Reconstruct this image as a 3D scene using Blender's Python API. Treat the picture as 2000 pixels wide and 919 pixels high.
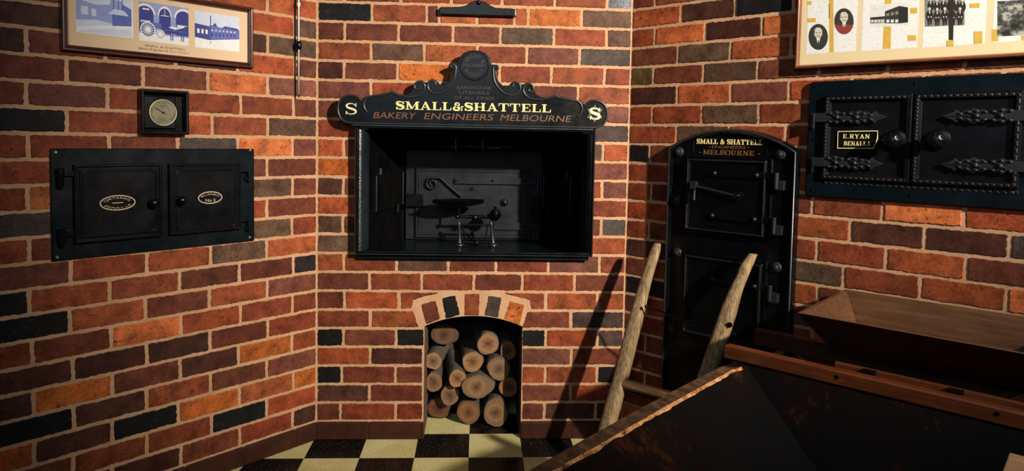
import bpy, bmesh, math, random
from mathutils import Vector, Matrix, Euler
random.seed(11)
for o in list(bpy.data.objects): bpy.data.objects.remove(o)
SC = bpy.context.scene
PI = math.pi; S2 = math.sqrt(0.5)

# ------------------------------------------------------------ camera
CX, CY, CZ = 0.71932, -3.05263, 1.38565
PAN, PIT, ROL, FPX, PY = 0.05081, 0.05418, 0.01833, 1315.393, -116.365
_f = Vector((math.sin(PAN)*math.cos(PIT), math.cos(PAN)*math.cos(PIT), -math.sin(PIT)))
_r = Vector((math.cos(PAN), -math.sin(PAN), 0)); _u = _r.cross(_f)
CR = _r*math.cos(ROL) + _u*math.sin(ROL); CU = -_r*math.sin(ROL) + _u*math.cos(ROL)
cd = bpy.data.cameras.new('camera'); cam = bpy.data.objects.new('camera', cd); SC.collection.objects.link(cam)
m3 = Matrix((CR, CU, -_f)).transposed()
cam.matrix_world = Matrix.Translation((CX, CY, CZ)) @ m3.to_4x4()
cd.sensor_fit = 'HORIZONTAL'; cd.sensor_width = 36; cd.lens = 36*FPX/2000
cd.shift_y = PY/2000; cd.clip_start = 0.05
SC.camera = cam
SC.view_settings.view_transform = 'Standard'; SC.view_settings.look = 'None'
SC.view_settings.exposure = 0.0; SC.view_settings.gamma = 1.0; SC.view_settings.use_curve_mapping = False

# ------------------------------------------------------------ light
w = bpy.data.worlds.new('world'); SC.world = w; w.use_nodes = True
w.node_tree.nodes['Background'].inputs[0].default_value = (0.75, 0.85, 1.0, 1)
w.node_tree.nodes['Background'].inputs[1].default_value = 0.012
def lamp(name, kind, loc, target, energy, color, size=0.1, spot=None, blend=0.6):
    l = bpy.data.lights.new(name, kind); l.energy = energy; l.color = color
    o = bpy.data.objects.new(name, l); SC.collection.objects.link(o); o.location = loc
    o.rotation_euler = (Vector(target)-Vector(loc)).to_track_quat('-Z', 'Y').to_euler()
    if kind == 'AREA': l.size = size
    else: l.shadow_soft_size = size
    if spot: l.spot_size = spot; l.spot_blend = blend
    return o
lamp('key_light', 'SPOT', (3.65, -4.4, 3.1), (1.08, 0.0, 1.52), 2350, (1.0, 0.875, 0.73), 0.07, math.radians(44), 1.0)
lamp('daylight_fill', 'AREA', (0.2, -4.3, 2.7), (0.8, 0, 1.2), 22, (0.72, 0.86, 1.0), 1.7)  # added cool fill behind the camera for iron highlights, no seen source

# ------------------------------------------------------------ pixel -> place
WALLS = {'b': (Vector((0, 0, 0)), Vector((1, 0, 0)), 0.0),
         'l': (Vector((0, 0, 0)), Vector((S2, S2, 0)), PI/4),
         'r': (Vector((1.4083, 0, 0)), Vector((S2, -S2, 0)), -PI/4)}
def ray(px, py):
    return _f*FPX + CR*(px-1000) - CU*(py-459.5-PY)
def P(wl, px, py, d=0.0):
    """wall coordinates (u, z) of an image point lying d in front of a wall"""
    o, u, _ = WALLS[wl]; n = Vector((u.y, -u.x, 0)); c = Vector((CX, CY, CZ)); r = ray(px, py)
    t = (o+n*d-c).dot(n)/r.dot(n); X = c+r*t
    return (X-o).dot(u), X.z
def PP(wl, pts, d=0.0): return [P(wl, x, y, d) for x, y in pts]
def zoomer(wl, x0, y0, s, d=0.0):
    def f(pts): return [P(wl, x0+x/s, y0+y/s, d) for x, y in pts]
    return f

# ------------------------------------------------------------ materials
def node(nt, t, **k):
    n = nt.nodes.new(t)
    for a, b in k.items(): setattr(n, a, b)
    return n
def newmat(name):
    m = bpy.data.materials.new(name); m.use_nodes = True
    nt = m.node_tree; b = nt.nodes['Principled BSDF']
    return m, nt, b
def L(nt, a, b): nt.links.new(a, b)
def ramp(nt, src, stops):
    r = node(nt, 'ShaderNodeValToRGB'); L(nt, src, r.inputs[0])
    el = r.color_ramp.elements
    while len(el) > 1: el.remove(el[-1])
    el[0].position = stops[0][0]; el[0].color = (*stops[0][1], 1)
    for p, c in stops[1:]:
        e = el.new(p); e.color = (*c, 1)
    return r.outputs[0]
def mix(nt, fac, a, b, mode='MIX'):
    n = node(nt, 'ShaderNodeMix', data_type='RGBA', blend_type=mode)
    if isinstance(fac, (int, float)): n.inputs[0].default_value = fac
    else: L(nt, fac, n.inputs[0])
    for i, v in ((6, a), (7, b)):
        if isinstance(v, tuple): n.inputs[i].default_value = (*v, 1)
        else: L(nt, v, n.inputs[i])
    return n.outputs[2]
def tex(nt, t, scale, coord='Object', detail=4, rough=0.6, stretch=None):
    tc = node(nt, 'ShaderNodeTexCoord'); out = tc.outputs[coord]
    if stretch:
        mp = node(nt, 'ShaderNodeMapping'); mp.inputs['Scale'].default_value = stretch; L(nt, out, mp.inputs[0]); out = mp.outputs[0]
    n = node(nt, t); n.inputs['Scale'].default_value = scale
    if t == 'ShaderNodeTexNoise': n.inputs['Detail'].default_value = detail; n.inputs['Roughness'].default_value = rough
    L(nt, out, n.inputs['Vector'])
    return n
def bump(nt, b, h, strength, dist):
    n = node(nt, 'ShaderNodeBump'); n.inputs['Strength'].default_value = strength; n.inputs['Distance'].default_value = dist
    L(nt, h, n.inputs['Height']); L(nt, n.outputs[0], b.inputs['Normal'])
def simple(name, col, rough=0.5, metal=0.0, nscale=None, namt=0.3, bscale=None, bdist=0.001, spec=0.5, coat=0):
    m, nt, b = newmat(name)
    b.inputs['Base Color'].default_value = (*col, 1); b.inputs['Roughness'].default_value = rough
    b.inputs['Metallic'].default_value = metal; b.inputs['Specular IOR Level'].default_value = spec
    b.inputs['Coat Weight'].default_value = coat; b.inputs['Coat Roughness'].default_value = 0.15
    if nscale:
        n = tex(nt, 'ShaderNodeTexNoise', nscale)
        c = mix(nt, n.outputs[0], tuple(x*(1-namt) for x in col), tuple(min(1, x*(1+namt)) for x in col))
        L(nt, c, b.inputs['Base Color'])
    if bscale:
        n = tex(nt, 'ShaderNodeTexNoise', bscale); bump(nt, b, n.outputs[0], 0.6, bdist)
    return m
M = {}
# bricks: colour per brick from the mesh, alpha = how speckled the fired face is
m, nt, b = newmat('brick'); at = node(nt, 'ShaderNodeAttribute', attribute_name='Col')
n1 = tex(nt, 'ShaderNodeTexNoise', 14, detail=6, rough=0.65); n2 = tex(nt, 'ShaderNodeTexNoise', 150, detail=4, rough=0.7)
v1 = tex(nt, 'ShaderNodeTexNoise', 330, detail=2)
c = mix(nt, 1.0, at.outputs['Color'], ramp(nt, n1.outputs[0], [(0.30, (0.42, 0.40, 0.42)), (0.5, (1, 1, 1)), (0.70, (1.5, 1.55, 1.6))]), 'MULTIPLY')
c = mix(nt, 1.0, c, ramp(nt, n2.outputs[0], [(0.3, (0.62, 0.62, 0.62)), (0.52, (1, 1, 1)), (0.75, (1.3, 1.3, 1.3))]), 'MULTIPLY')
spk = ramp(nt, v1.outputs[0], [(0.36, (0.25, 0.25, 0.27)), (0.5, (1, 1, 1)), (0.60, (1, 1, 1)), (0.68, (2.6, 2.6, 2.7))])
cs = mix(nt, 1.0, c, spk, 'MULTIPLY'); c = mix(nt, at.outputs['Alpha'], c, cs)
dk = tex(nt, 'ShaderNodeTexNoise', 55, detail=3); c = mix(nt, ramp(nt, dk.outputs[0], [(0.61, (0, 0, 0)), (0.70, (0.85, 0.85, 0.85))]), c, (0.035, 0.02, 0.018))
L(nt, c, b.inputs['Base Color']); b.inputs['Roughness'].default_value = 0.6; b.inputs['Specular IOR Level'].default_value = 0.2
ad = node(nt, 'ShaderNodeMath', operation='ADD'); L(nt, n2.outputs[0], ad.inputs[0]); L(nt, n1.outputs[0], ad.inputs[1]); bump(nt, b, ad.outputs[0], 0.55, 0.0022)
M['brick'] = m
m, nt, b = newmat('mortar'); n1 = tex(nt, 'ShaderNodeTexNoise', 9, detail=5); n2 = tex(nt, 'ShaderNodeTexNoise', 190, detail=5, rough=0.7)
c = ramp(nt, n1.outputs[0], [(0.3, (0.46, 0.265, 0.130)), (0.7, (0.61, 0.365, 0.215))])
c = mix(nt, 1.0, c, ramp(nt, n2.outputs[0], [(0.3, (0.72, 0.7, 0.66)), (0.6, (1.08, 1.08, 1.08))]), 'MULTIPLY')
L(nt, c, b.inputs['Base Color']); b.inputs['Roughness'].default_value = 0.9; bump(nt, b, n2.outputs[0], 0.7, 0.003); M['mortar'] = m
M['skirt'] = simple('skirting_brick', (0.045, 0.015, 0.009), 0.55, nscale=18, namt=0.5, bscale=90, bdist=0.002, spec=0.15)
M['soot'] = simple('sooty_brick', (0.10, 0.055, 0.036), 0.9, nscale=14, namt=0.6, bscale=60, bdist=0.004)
def iron(name, col, rough, bs=70, bd=0.0006, spec=0.5):
    m, nt, b = newmat(name)
    n = tex(nt, 'ShaderNodeTexNoise', 11, detail=5)
    L(nt, mix(nt, n.outputs[0], tuple(x*0.6 for x in col), tuple(x*1.5 for x in col)), b.inputs['Base Color'])
    L(nt, ramp(nt, n.outputs[0], [(0.3, (rough*0.8,)*3), (0.7, (rough*1.3,)*3)]), b.inputs['Roughness'])
    b.inputs['Specular IOR Level'].default_value = spec
    n2 = tex(nt, 'ShaderNodeTexNoise', bs, detail=3); bump(nt, b, n2.outputs[0], 0.5, bd)
    return m
M['iron'] = iron('black_cast_iron', (0.0012, 0.0018, 0.0024), 0.27, bd=0.0002, spec=0.34)
M['edgeiron'] = iron('worn_bright_edge_iron', (0.013, 0.017, 0.020), 0.30, bd=0.0003, spec=0.7)  # lighter iron: edge highlights and sheen put into the colour
M['nicheiron'] = iron('smoked_grey_iron', (0.0095, 0.0105, 0.0150), 0.42, bd=0.0002, spec=0.3)  # raised colour stands in for fill light inside the oven mouth
M['relief'] = iron('worn_relief_iron', (0.008, 0.009, 0.011), 0.5, bd=0.0003, spec=0.4)
M['ironflat'] = iron('black_stove_iron', (0.0030, 0.0036, 0.0050), 0.30, bd=0.00015, spec=0.22)
M['ironblue'] = iron('blue_black_painted_iron', (0.0020, 0.0052, 0.0078), 0.30, bs=30, bd=0.00012, spec=0.25)
M['ironrough'] = iron('rough_black_iron', (0.010, 0.014, 0.018), 0.24, bs=170, bd=0.003, spec=1.0)
M['irondark'] = iron('sooty_black_iron', (0.0008, 0.0009, 0.0011), 0.6, spec=0.12)  # darkest and dullest of the irons
M['gold'] = simple('gold_leaf_paint', (0.78, 0.66, 0.26), 0.45, nscale=120, namt=0.25)
M['cream'] = simple('cream_paint', (0.72, 0.66, 0.42), 0.5, nscale=120, namt=0.2)
M['copper'] = simple('bronze_paint', (0.15, 0.066, 0.025), 0.5, nscale=90, namt=0.35)
M['dimbronze'] = simple('faded_bronze_paint', (0.035, 0.028, 0.021), 0.5, nscale=150, namt=0.4)
M['brass'] = simple('worn_brass', (0.70, 0.60, 0.36), 0.4, metal=0.3, nscale=140, namt=0.3)
M['steel'] = simple('polished_steel', (0.50, 0.49, 0.47), 0.18, metal=1.0)
M['screw'] = simple('bright_screw', (0.5, 0.5, 0.52), 0.35, metal=0.8)
def wood(name, a, bcol, rough, stretch, scale=6, bd=0.001, coat=0.0, spec=0.5, knots=False):
    m, nt, b = newmat(name)
    n = tex(nt, 'ShaderNodeTexNoise', scale, stretch=stretch, detail=7, rough=0.7)
    n2 = tex(nt, 'ShaderNodeTexNoise', 3.0, detail=3)
    c = ramp(nt, n.outputs[0], [(0.32, a), (0.66, bcol)])
    c = mix(nt, 1.0, c, ramp(nt, n2.outputs[0], [(0.3, (0.65, 0.62, 0.6)), (0.65, (1.15, 1.15, 1.15))]), 'MULTIPLY')
    L(nt, c, b.inputs['Base Color']); b.inputs['Roughness'].default_value = rough; b.inputs['Coat Weight'].default_value = coat
    b.inputs['Coat Roughness'].default_value = 0.25; b.inputs['Specular IOR Level'].default_value = spec
    bump(nt, b, n.outputs[0], 0.5, bd)
    return m
M['frame'] = wood('dark_mahogany_moulding', (0.035, 0.009, 0.005), (0.085, 0.022, 0.012), 0.25, (1, 1, 1), 8, 0.0004, coat=0.4)
M['frame2'] = wood('red_brown_moulding', (0.10, 0.028, 0.010), (0.20, 0.062, 0.022), 0.3, (1, 1, 1), 8, 0.0004, coat=0.3)
M['redwood'] = wood('red_stained_timber', (0.075, 0.018, 0.005), (0.16, 0.042, 0.010), 0.38, (1.2, 14, 14), 5, 0.0006, coat=0.25)
M['redwood_dark'] = wood('dark_red_timber', (0.018, 0.0035, 0.0015), (0.040, 0.008, 0.003), 0.5, (1.2, 14, 14), 5, 0.0006)  # stand timber; also the shade painted on the small trough
M['troughwood'] = wood('worn_brown_trough_timber', (0.055, 0.025, 0.012), (0.125, 0.060, 0.028), 0.33, (1.0, 16, 16), 4, 0.0005, coat=0.2)
M['tanwood'] = wood('scrubbed_tan_timber', (0.42, 0.24, 0.12), (0.62, 0.40, 0.22), 0.6, (1.2, 12, 12), 5, 0.0006)
M['greywood'] = wood('weathered_grey_timber', (0.09, 0.055, 0.025), (0.46, 0.33, 0.18), 0.8, (22, 22, 1.0), 6, 0.003, spec=0.2)
M['greywood_x'] = wood('weathered_crosspiece_timber', (0.10, 0.055, 0.025), (0.27, 0.16, 0.07), 0.75, (1.0, 16, 16), 5, 0.002, spec=0.25)
M['bark'] = simple('grey_bark', (0.075, 0.060, 0.045), 0.95, nscale=40, namt=0.7, bscale=70, bdist=0.008)
# black paint worn through to orange timber
m, nt, b = newmat('black_painted_timber')
n = tex(nt, 'ShaderNodeTexNoise', 26, detail=7, rough=0.75, stretch=(1, 1, 0.35)); n2 = tex(nt, 'ShaderNodeTexNoise', 3.5, detail=3)
pr = node(nt, 'ShaderNodeMath', operation='MULTIPLY'); L(nt, n.outputs[0], pr.inputs[0]); L(nt, n2.outputs[0], pr.inputs[1])
c = ramp(nt, n2.outputs[0], [(0.35, (0.0025, 0.003, 0.004)), (0.65, (0.006, 0.003, 0.002))])
c = mix(nt, ramp(nt, pr.outputs[0], [(0.31, (0, 0, 0)), (0.40, (0.7, 0.7, 0.7))]), c, (0.05, 0.015, 0.005))
L(nt, c, b.inputs['Base Color']); b.inputs['Roughness'].default_value = 0.6; b.inputs['Specular IOR Level'].default_value = 0.06; bump(nt, b, n.outputs[0], 0.5, 0.002); M['blacktimber'] = m
m, nt, b = newmat('worn_timber_edge')
n = tex(nt, 'ShaderNodeTexNoise', 38, detail=7, rough=0.75)
c = ramp(nt, n.outputs[0], [(0.38, (0.03, 0.016, 0.010)), (0.45, (0.40, 0.16, 0.045)), (0.62, (0.80, 0.40, 0.15))])
L(nt, c, b.inputs['Base Color']); b.inputs['Roughness'].default_value = 0.7; bump(nt, b, n.outputs[0], 0.6, 0.004); M['wornedge'] = m
m, nt, b = newmat('scuffed_timber_top')
n = tex(nt, 'ShaderNodeTexNoise', 30, detail=7, rough=0.75)
c = ramp(nt, n.outputs[0], [(0.42, (0.030, 0.017, 0.010)), (0.58, (0.12, 0.055, 0.022)), (0.70, (0.22, 0.12, 0.05))])
L(nt, c, b.inputs['Base Color']); b.inputs['Roughness'].default_value = 0.6; bump(nt, b, n.outputs[0], 0.6, 0.003); M['scufftop'] = m
# log faces
m, nt, b = newmat('sawn_log_face')
tc = node(nt, 'ShaderNodeTexCoord'); sp = node(nt, 'ShaderNodeSeparateXYZ'); L(nt, tc.outputs['Object'], sp.inputs[0])
cb = node(nt, 'ShaderNodeCombineXYZ'); L(nt, sp.outputs[0], cb.inputs[0]); L(nt, sp.outputs[2], cb.inputs[1])
oi = node(nt, 'ShaderNodeObjectInfo')
ln = node(nt, 'ShaderNodeVectorMath', operation='LENGTH'); L(nt, cb.outputs[0], ln.inputs[0])
ns = node(nt, 'ShaderNodeTexNoise', noise_dimensions='4D'); ns.inputs['Scale'].default_value = 22; ns.inputs['Detail'].default_value = 5
L(nt, tc.outputs['Object'], ns.inputs['Vector']); mm = node(nt, 'ShaderNodeMath', operation='MULTIPLY'); mm.inputs[1].default_value = 40; L(nt, oi.outputs['Random'], mm.inputs[0]); L(nt, mm.outputs[0], ns.inputs['W'])
a1 = node(nt, 'ShaderNodeMath', operation='MULTIPLY_ADD'); L(nt, ns.outputs[0], a1.inputs[0]); a1.inputs[1].default_value = 0.014; L(nt, ln.outputs['Value'], a1.inputs[2])
sn = node(nt, 'ShaderNodeMath', operation='MULTIPLY'); sn.inputs[1].default_value = 950; L(nt, a1.outputs[0], sn.inputs[0])
si = node(nt, 'ShaderNodeMath', operation='SINE'); L(nt, sn.outputs[0], si.inputs[0])
rr = node(nt, 'ShaderNodeMapRange'); L(nt, a1.outputs[0], rr.inputs[0]); rr.inputs[1].default_value = 0.008; rr.inputs[2].default_value = 0.055
c = ramp(nt, rr.outputs[0], [(0.0, (0.055, 0.022, 0.011)), (0.30, (0.15, 0.066, 0.028)), (0.8, (0.26, 0.145, 0.065)), (1.0, (0.17, 0.10, 0.05))])
c = mix(nt, 0.06, c, ramp(nt, si.outputs[0], [(0.0, (0.25, 0.15, 0.08)), (1.0, (0.7, 0.5, 0.3))]))
# star cracks from the heart
at2 = node(nt, 'ShaderNodeMath', operation='ARCTAN2'); L(nt, sp.outputs[0], at2.inputs[0]); L(nt, sp.outputs[2], at2.inputs[1])
wn = node(nt, 'ShaderNodeTexNoise', noise_dimensions='2D'); wn.inputs['Scale'].default_value = 1.0; wn.inputs['Detail'].default_value = 2
c2 = node(nt, 'ShaderNodeCombineXYZ'); am = node(nt, 'ShaderNodeMath', operation='MULTIPLY'); am.inputs[1].default_value = 2.2; L(nt, at2.outputs[0], am.inputs[0]); L(nt, am.outputs[0], c2.inputs[0]); L(nt, mm.outputs[0], c2.inputs[1]); L(nt, c2.outputs[0], wn.inputs['Vector'])
ab = node(nt, 'ShaderNodeMath', operation='SUBTRACT'); ab.inputs[1].default_value = 0.5; L(nt, wn.outputs[0], ab.inputs[0])
ab2 = node(nt, 'ShaderNodeMath', operation='ABSOLUTE'); L(nt, ab.outputs[0], ab2.inputs[0])
rl = node(nt, 'ShaderNodeMath', operation='MULTIPLY'); L(nt, ab2.outputs[0], rl.inputs[0]); L(nt, ln.outputs['Value'], rl.inputs[1])
ck = node(nt, 'ShaderNodeMath', operation='LESS_THAN'); L(nt, rl.outputs[0], ck.inputs[0]); ck.inputs[1].default_value = 0.0004
rg = node(nt, 'ShaderNodeMath', operation='LESS_THAN'); L(nt, ln.outputs['Value'], rg.inputs[0]); rg.inputs[1].default_value = 0.034
cf = node(nt, 'ShaderNodeMath', operation='MULTIPLY'); L(nt, ck.outputs[0], cf.inputs[0]); L(nt, rg.outputs[0], cf.inputs[1])
c = mix(nt, cf.outputs[0], c, (0.05, 0.03, 0.018))
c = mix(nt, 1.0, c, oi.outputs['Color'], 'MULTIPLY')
L(nt, c, b.inputs['Base Color']); b.inputs['Roughness'].default_value = 0.85; bump(nt, b, ns.outputs[0], 0.4, 0.003); M['logface'] = m
# terrazzo checkerboard
m, nt, b = newmat('terrazzo_tiles')
TX, TY, TT = 0.69892, -0.18629, 0.23587
tc = node(nt, 'ShaderNodeTexCoord'); mp = node(nt, 'ShaderNodeMapping'); mp.inputs['Scale'].default_value = (1/TT, 1/TT, 1/TT); mp.inputs['Location'].default_value = (-TX/TT+1, -TY/TT, 0.5)
L(nt, tc.outputs['Object'], mp.inputs[0]); ch = node(nt, 'ShaderNodeTexChecker'); ch.inputs['Scale'].default_value = 1; L(nt, mp.outputs[0], ch.inputs[0])
s1 = tex(nt, 'ShaderNodeTexNoise', 170, detail=2); s2 = tex(nt, 'ShaderNodeTexNoise', 5, detail=4)
pale = ramp(nt, s2.outputs[0], [(0.3, (0.62, 0.55, 0.20)), (0.7, (0.80, 0.75, 0.40))])
pale = mix(nt, 1.0, pale, ramp(nt, s1.outputs[0], [(0.34, (0.09, 0.09, 0.06)), (0.395, (0.9, 0.9, 0.9)), (0.6, (1, 1, 1))]), 'MULTIPLY')
blk = ramp(nt, s1.outputs[0], [(0.5, (0.003, 0.0035, 0.0035)), (0.64, (0.008, 0.008, 0.008)), (0.69, (0.24, 0.24, 0.23))])
L(nt, mix(nt, ch.outputs['Fac'], blk, pale), b.inputs['Base Color']); b.inputs['Roughness'].default_value = 0.3; b.inputs['Specular IOR Level'].default_value = 0.2
bump(nt, b, s2.outputs[0], 0.2, 0.002); M['floor'] = m
M['mat'] = simple('buff_mount_card', (0.76, 0.56, 0.36), 0.8, nscale=6, namt=0.06)
M['mat2'] = simple('cream_mount_card', (0.86, 0.72, 0.44), 0.8, nscale=6, namt=0.05)
for k_, c_ in {'pb1': (0.62, 0.70, 0.86), 'pb2': (0.30, 0.36, 0.66), 'pb3': (0.035, 0.045, 0.28), 'pb4': (0.10, 0.15, 0.48), 'pw': (0.82, 0.84, 0.84),
               'ink': (0.02, 0.018, 0.015), 'redink': (0.45, 0.10, 0.08), 'oval': (0.035, 0.04, 0.03), 'skin': (0.75, 0.68, 0.58), 'redcoat': (0.30, 0.045, 0.03),
               'grey': (0.25, 0.26, 0.24), 'ochre': (0.72, 0.47, 0.08), 'peach': (0.85, 0.55, 0.30)}.items():
    M[k_] = simple('print_'+k_, c_, 0.7, nscale=60, namt=0.18)
m, nt, b = newmat('printed_page'); t_ = tex(nt, 'ShaderNodeTexNoise', 60, detail=3, stretch=(1.5, 1, 7)); t2 = tex(nt, 'ShaderNodeTexNoise', 4, detail=3)
c = ramp(nt, t2.outputs[0], [(0.42, (0.93, 0.95, 0.97)), (0.58, (0.94, 0.93, 0.86)), (0.70, (0.90, 0.78, 0.42))])
c = mix(nt, 1.0, c, ramp(nt, t_.outputs[0], [(0.38, (0.78, 0.80, 0.82)), (0.46, (1, 1, 1))]), 'MULTIPLY'); L(nt, c, b.inputs['Base Color']); b.inputs['Roughness'].default_value = 0.8; M['page'] = m
m, nt, b = newmat('faded_photo'); t_ = tex(nt, 'ShaderNodeTexNoise', 45, detail=4)
L(nt, ramp(nt, t_.outputs[0], [(0.38, (0.012, 0.014, 0.012)), (0.52, (0.09, 0.10, 0.085)), (0.63, (0.5, 0.5, 0.45))]), b.inputs['Base Color']); b.inputs['Roughness'].default_value = 0.7; M['crowd'] = m
m, nt, b = newmat('picture_glass'); nt.nodes.remove(b); o_ = nt.nodes['Material Output']
tr = node(nt, 'ShaderNodeBsdfTransparent'); gl = node(nt, 'ShaderNodeBsdfGlossy'); gl.inputs['Roughness'].default_value = 0.02; fr = node(nt, 'ShaderNodeFresnel'); fr.inputs[0].default_value = 1.45
mx = node(nt, 'ShaderNodeMixShader'); gm = node(nt, 'ShaderNodeNewGeometry'); fm = node(nt, 'ShaderNodeMix', data_type='FLOAT'); L(nt, gm.outputs['Backfacing'], fm.inputs[0]); L(nt, fr.outputs[0], fm.inputs[2]); fm.inputs[3].default_value = 0.03; L(nt, fm.outputs[0], mx.inputs[0]); L(nt, tr.outputs[0], mx.inputs[1]); L(nt, gl.outputs[0], mx.inputs[2]); L(nt, mx.outputs[0], o_.inputs[0]); M['glass'] = m
m, nt, b = newmat('dial_face'); n_ = tex(nt, 'ShaderNodeTexNoise', 25, detail=4)
L(nt, ramp(nt, n_.outputs[0], [(0.35, (0.13, 0.125, 0.065)), (0.6, (0.27, 0.24, 0.15))]), b.inputs['Base Color']); b.inputs['Roughness'].default_value = 0.35; M['dial'] = m

# ------------------------------------------------------------ mesh builder
class MB:
    def __init__(s): s.v = []; s.f = []; s.m = []; s.mi = 0; s.cols = None
    def add(s, vs, fs):
        k = len(s.v); s.v += [tuple(a) for a in vs]
        for f in fs: s.f.append(tuple(i+k for i in f)); s.m.append(s.mi)
    def box(s, x0, x1, y0, y1, z0, z1):
        x0, x1 = sorted((x0, x1)); y0, y1 = sorted((y0, y1)); z0, z1 = sorted((z0, z1))
        s.add([(x0,y0,z0),(x1,y0,z0),(x1,y1,z0),(x0,y1,z0),(x0,y0,z1),(x1,y0,z1),(x1,y1,z1),(x0,y1,z1)],
              [(0,3,2,1),(4,5,6,7),(0,1,5,4),(1,2,6,5),(2,3,7,6),(3,0,4,7)])
    def hexa(s, p):   # p: 8 corner points, bottom loop then top loop
        s.add(p, [(0,3,2,1),(4,5,6,7),(0,1,5,4),(1,2,6,5),(2,3,7,6),(3,0,4,7)])
    def prism(s, poly, ya, yb):   # polygon in x-z, from depth ya (front, smaller) to yb
        n = len(poly); A = sum(poly[i][0]*poly[(i+1)%n][1]-poly[(i+1)%n][0]*poly[i][1] for i in range(n))
        if A < 0: poly = poly[::-1]
        ya, yb = min(ya, yb), max(ya, yb)
        s.add([(x, ya, z) for x, z in poly]+[(x, yb, z) for x, z in poly],
              [tuple(range(n)), tuple(range(2*n-1, n-1, -1))]+[(i, i+n, (i+1)%n+n, (i+1)%n) for i in range(n)])
    def rings(s, loops, cap0=False, cap1=False):
        n = len(loops[0]); vs = [p for l in loops for p in l]; fs = []
        for j in range(len(loops)-1):
            for i in range(n): fs.append((j*n+i, j*n+(i+1)%n, (j+1)*n+(i+1)%n, (j+1)*n+i))
        if cap0: fs.append(tuple(range(n-1, -1, -1)))
        if cap1: fs.append(tuple(range((len(loops)-1)*n, len(loops)*n)))
        s.add(vs, fs)
    def lathe_y(s, x, z, prof, n=24, sx=1, sz=1):   # prof [(r, y)], axis towards the room
        s.rings([[(x+r*sx*math.cos(2*PI*i/n), y, z+r*sz*math.sin(2*PI*i/n)) for i in range(n)] for r, y in prof], True, True)
    def lathe_z(s, x, y, prof, n=20):
        s.rings([[(x+r*math.cos(2*PI*i/n), y+r*math.sin(2*PI*i/n), z) for i in range(n)] for r, z in prof], True, True)
    def frame(s, x0, x1, z0, z1, prof, cap=False):   # prof [(inset, y)] stepping inwards
        s.rings([[(x0+a, y, z0+a), (x1-a, y, z0+a), (x1-a, y, z1-a), (x0+a, y, z1-a)] for a, y in prof], False, cap)
    def tube(s, pts, r, n=8, closed=False):
        pts = [Vector(p) for p in pts]; k = len(pts); rs = r if isinstance(r, (list, tuple)) else [r]*k
        loops = []; up = None
        for i, p in enumerate(pts):
            a = pts[(i-1) % k] if (closed or i > 0) else p; b = pts[(i+1) % k] if (closed or i < k-1) else p
            t = (b-a).normalized()
            if up is None: up = Vector((0, 1, 0)) if abs(t.y) < 0.9 else Vector((1, 0, 0))
            q = t.cross(up).normalized(); up = q.cross(t).normalized()
            loops.append([tuple(p+q*rs[i]*math.cos(2*PI*j/n)+up*rs[i]*math.sin(2*PI*j/n)) for j in range(n)])
        if closed: loops.append(loops[0])
        s.rings(loops, not closed, not closed)
    def ball(s, x, y, z, rx, ry=None, rz=None, n=12, h=8):
        ry = ry or rx; rz = rz or rx; loops = []
        for j in range(1, h):
            a = PI*j/h; loops.append([(x+rx*math.sin(a)*math.cos(2*PI*i/n), y+ry*math.sin(a)*math.sin(2*PI*i/n), z-rz*math.cos(a)) for i in range(n)])
        s.rings(loops, True, True)
    def stroke(s, pts, ws, y0, y1):   # flat raised stroke, x-z points with half widths
        n = len(pts); Lf = []; Rt = []
        for i in range(n):
            a = pts[max(0, i-1)]; b = pts[min(n-1, i+1)]; dx, dz = b[0]-a[0], b[1]-a[1]; l = math.hypot(dx, dz) or 1e-9
            w_ = ws[i]; nx, nz = -dz/l*w_, dx/l*w_
            Lf.append((pts[i][0]+nx, pts[i][1]+nz)); Rt.append((pts[i][0]-nx, pts[i][1]-nz))
        for i in range(n-1):
            A, B, C_, D_ = Lf[i], Lf[i+1], Rt[i+1], Rt[i]
            s.add([(A[0],y1,A[1]),(D_[0],y1,D_[1]),(C_[0],y1,C_[1]),(B[0],y1,B[1]),(A[0],y0,A[1]),(D_[0],y0,D_[1]),(C_[0],y0,C_[1]),(B[0],y0,B[1])],
                  [(0,1,2,3),(0,4,5,1),(3,2,6,7),(0,3,7,4),(1,5,6,2)])
    def build(s, name, mat, parent=None, org=(0,0,0), bevel=0, smooth=None, seg=2, label=None):
        me = bpy.data.meshes.new(name); me.from_pydata([(a-org[0], b-org[1], c-org[2]) for a, b, c in s.v], [], s.f)
        mats = mat if isinstance(mat, (list, tuple)) else [mat]
        for q in mats: me.materials.append(M[q] if isinstance(q, str) else q)
        for p, k in zip(me.polygons, s.m): p.material_index = k
        me.validate(); 
        bm = bmesh.new(); bm.from_mesh(me); bmesh.ops.recalc_face_normals(bm, faces=bm.faces); bm.to_mesh(me); bm.free()
        o = bpy.data.objects.new(name, me); SC.collection.objects.link(o)
        if parent: o.parent = parent
        if smooth is not None:
            me.set_sharp_from_angle(angle=math.radians(smooth)) if hasattr(me, 'set_sharp_from_angle') else None
            for p in me.polygons: p.use_smooth = True
        if bevel:
            md = o.modifiers.new('bevel', 'BEVEL'); md.width = bevel; md.segments = seg; md.limit_method = 'ANGLE'; md.angle_limit = math.radians(40); md.harden_normals = False
        if label: o['label'] = label
        return o
def tag(o, label, cat, group=None):
    o['label'] = label; o['category'] = cat
    if group: o['group'] = group
    return o
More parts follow.
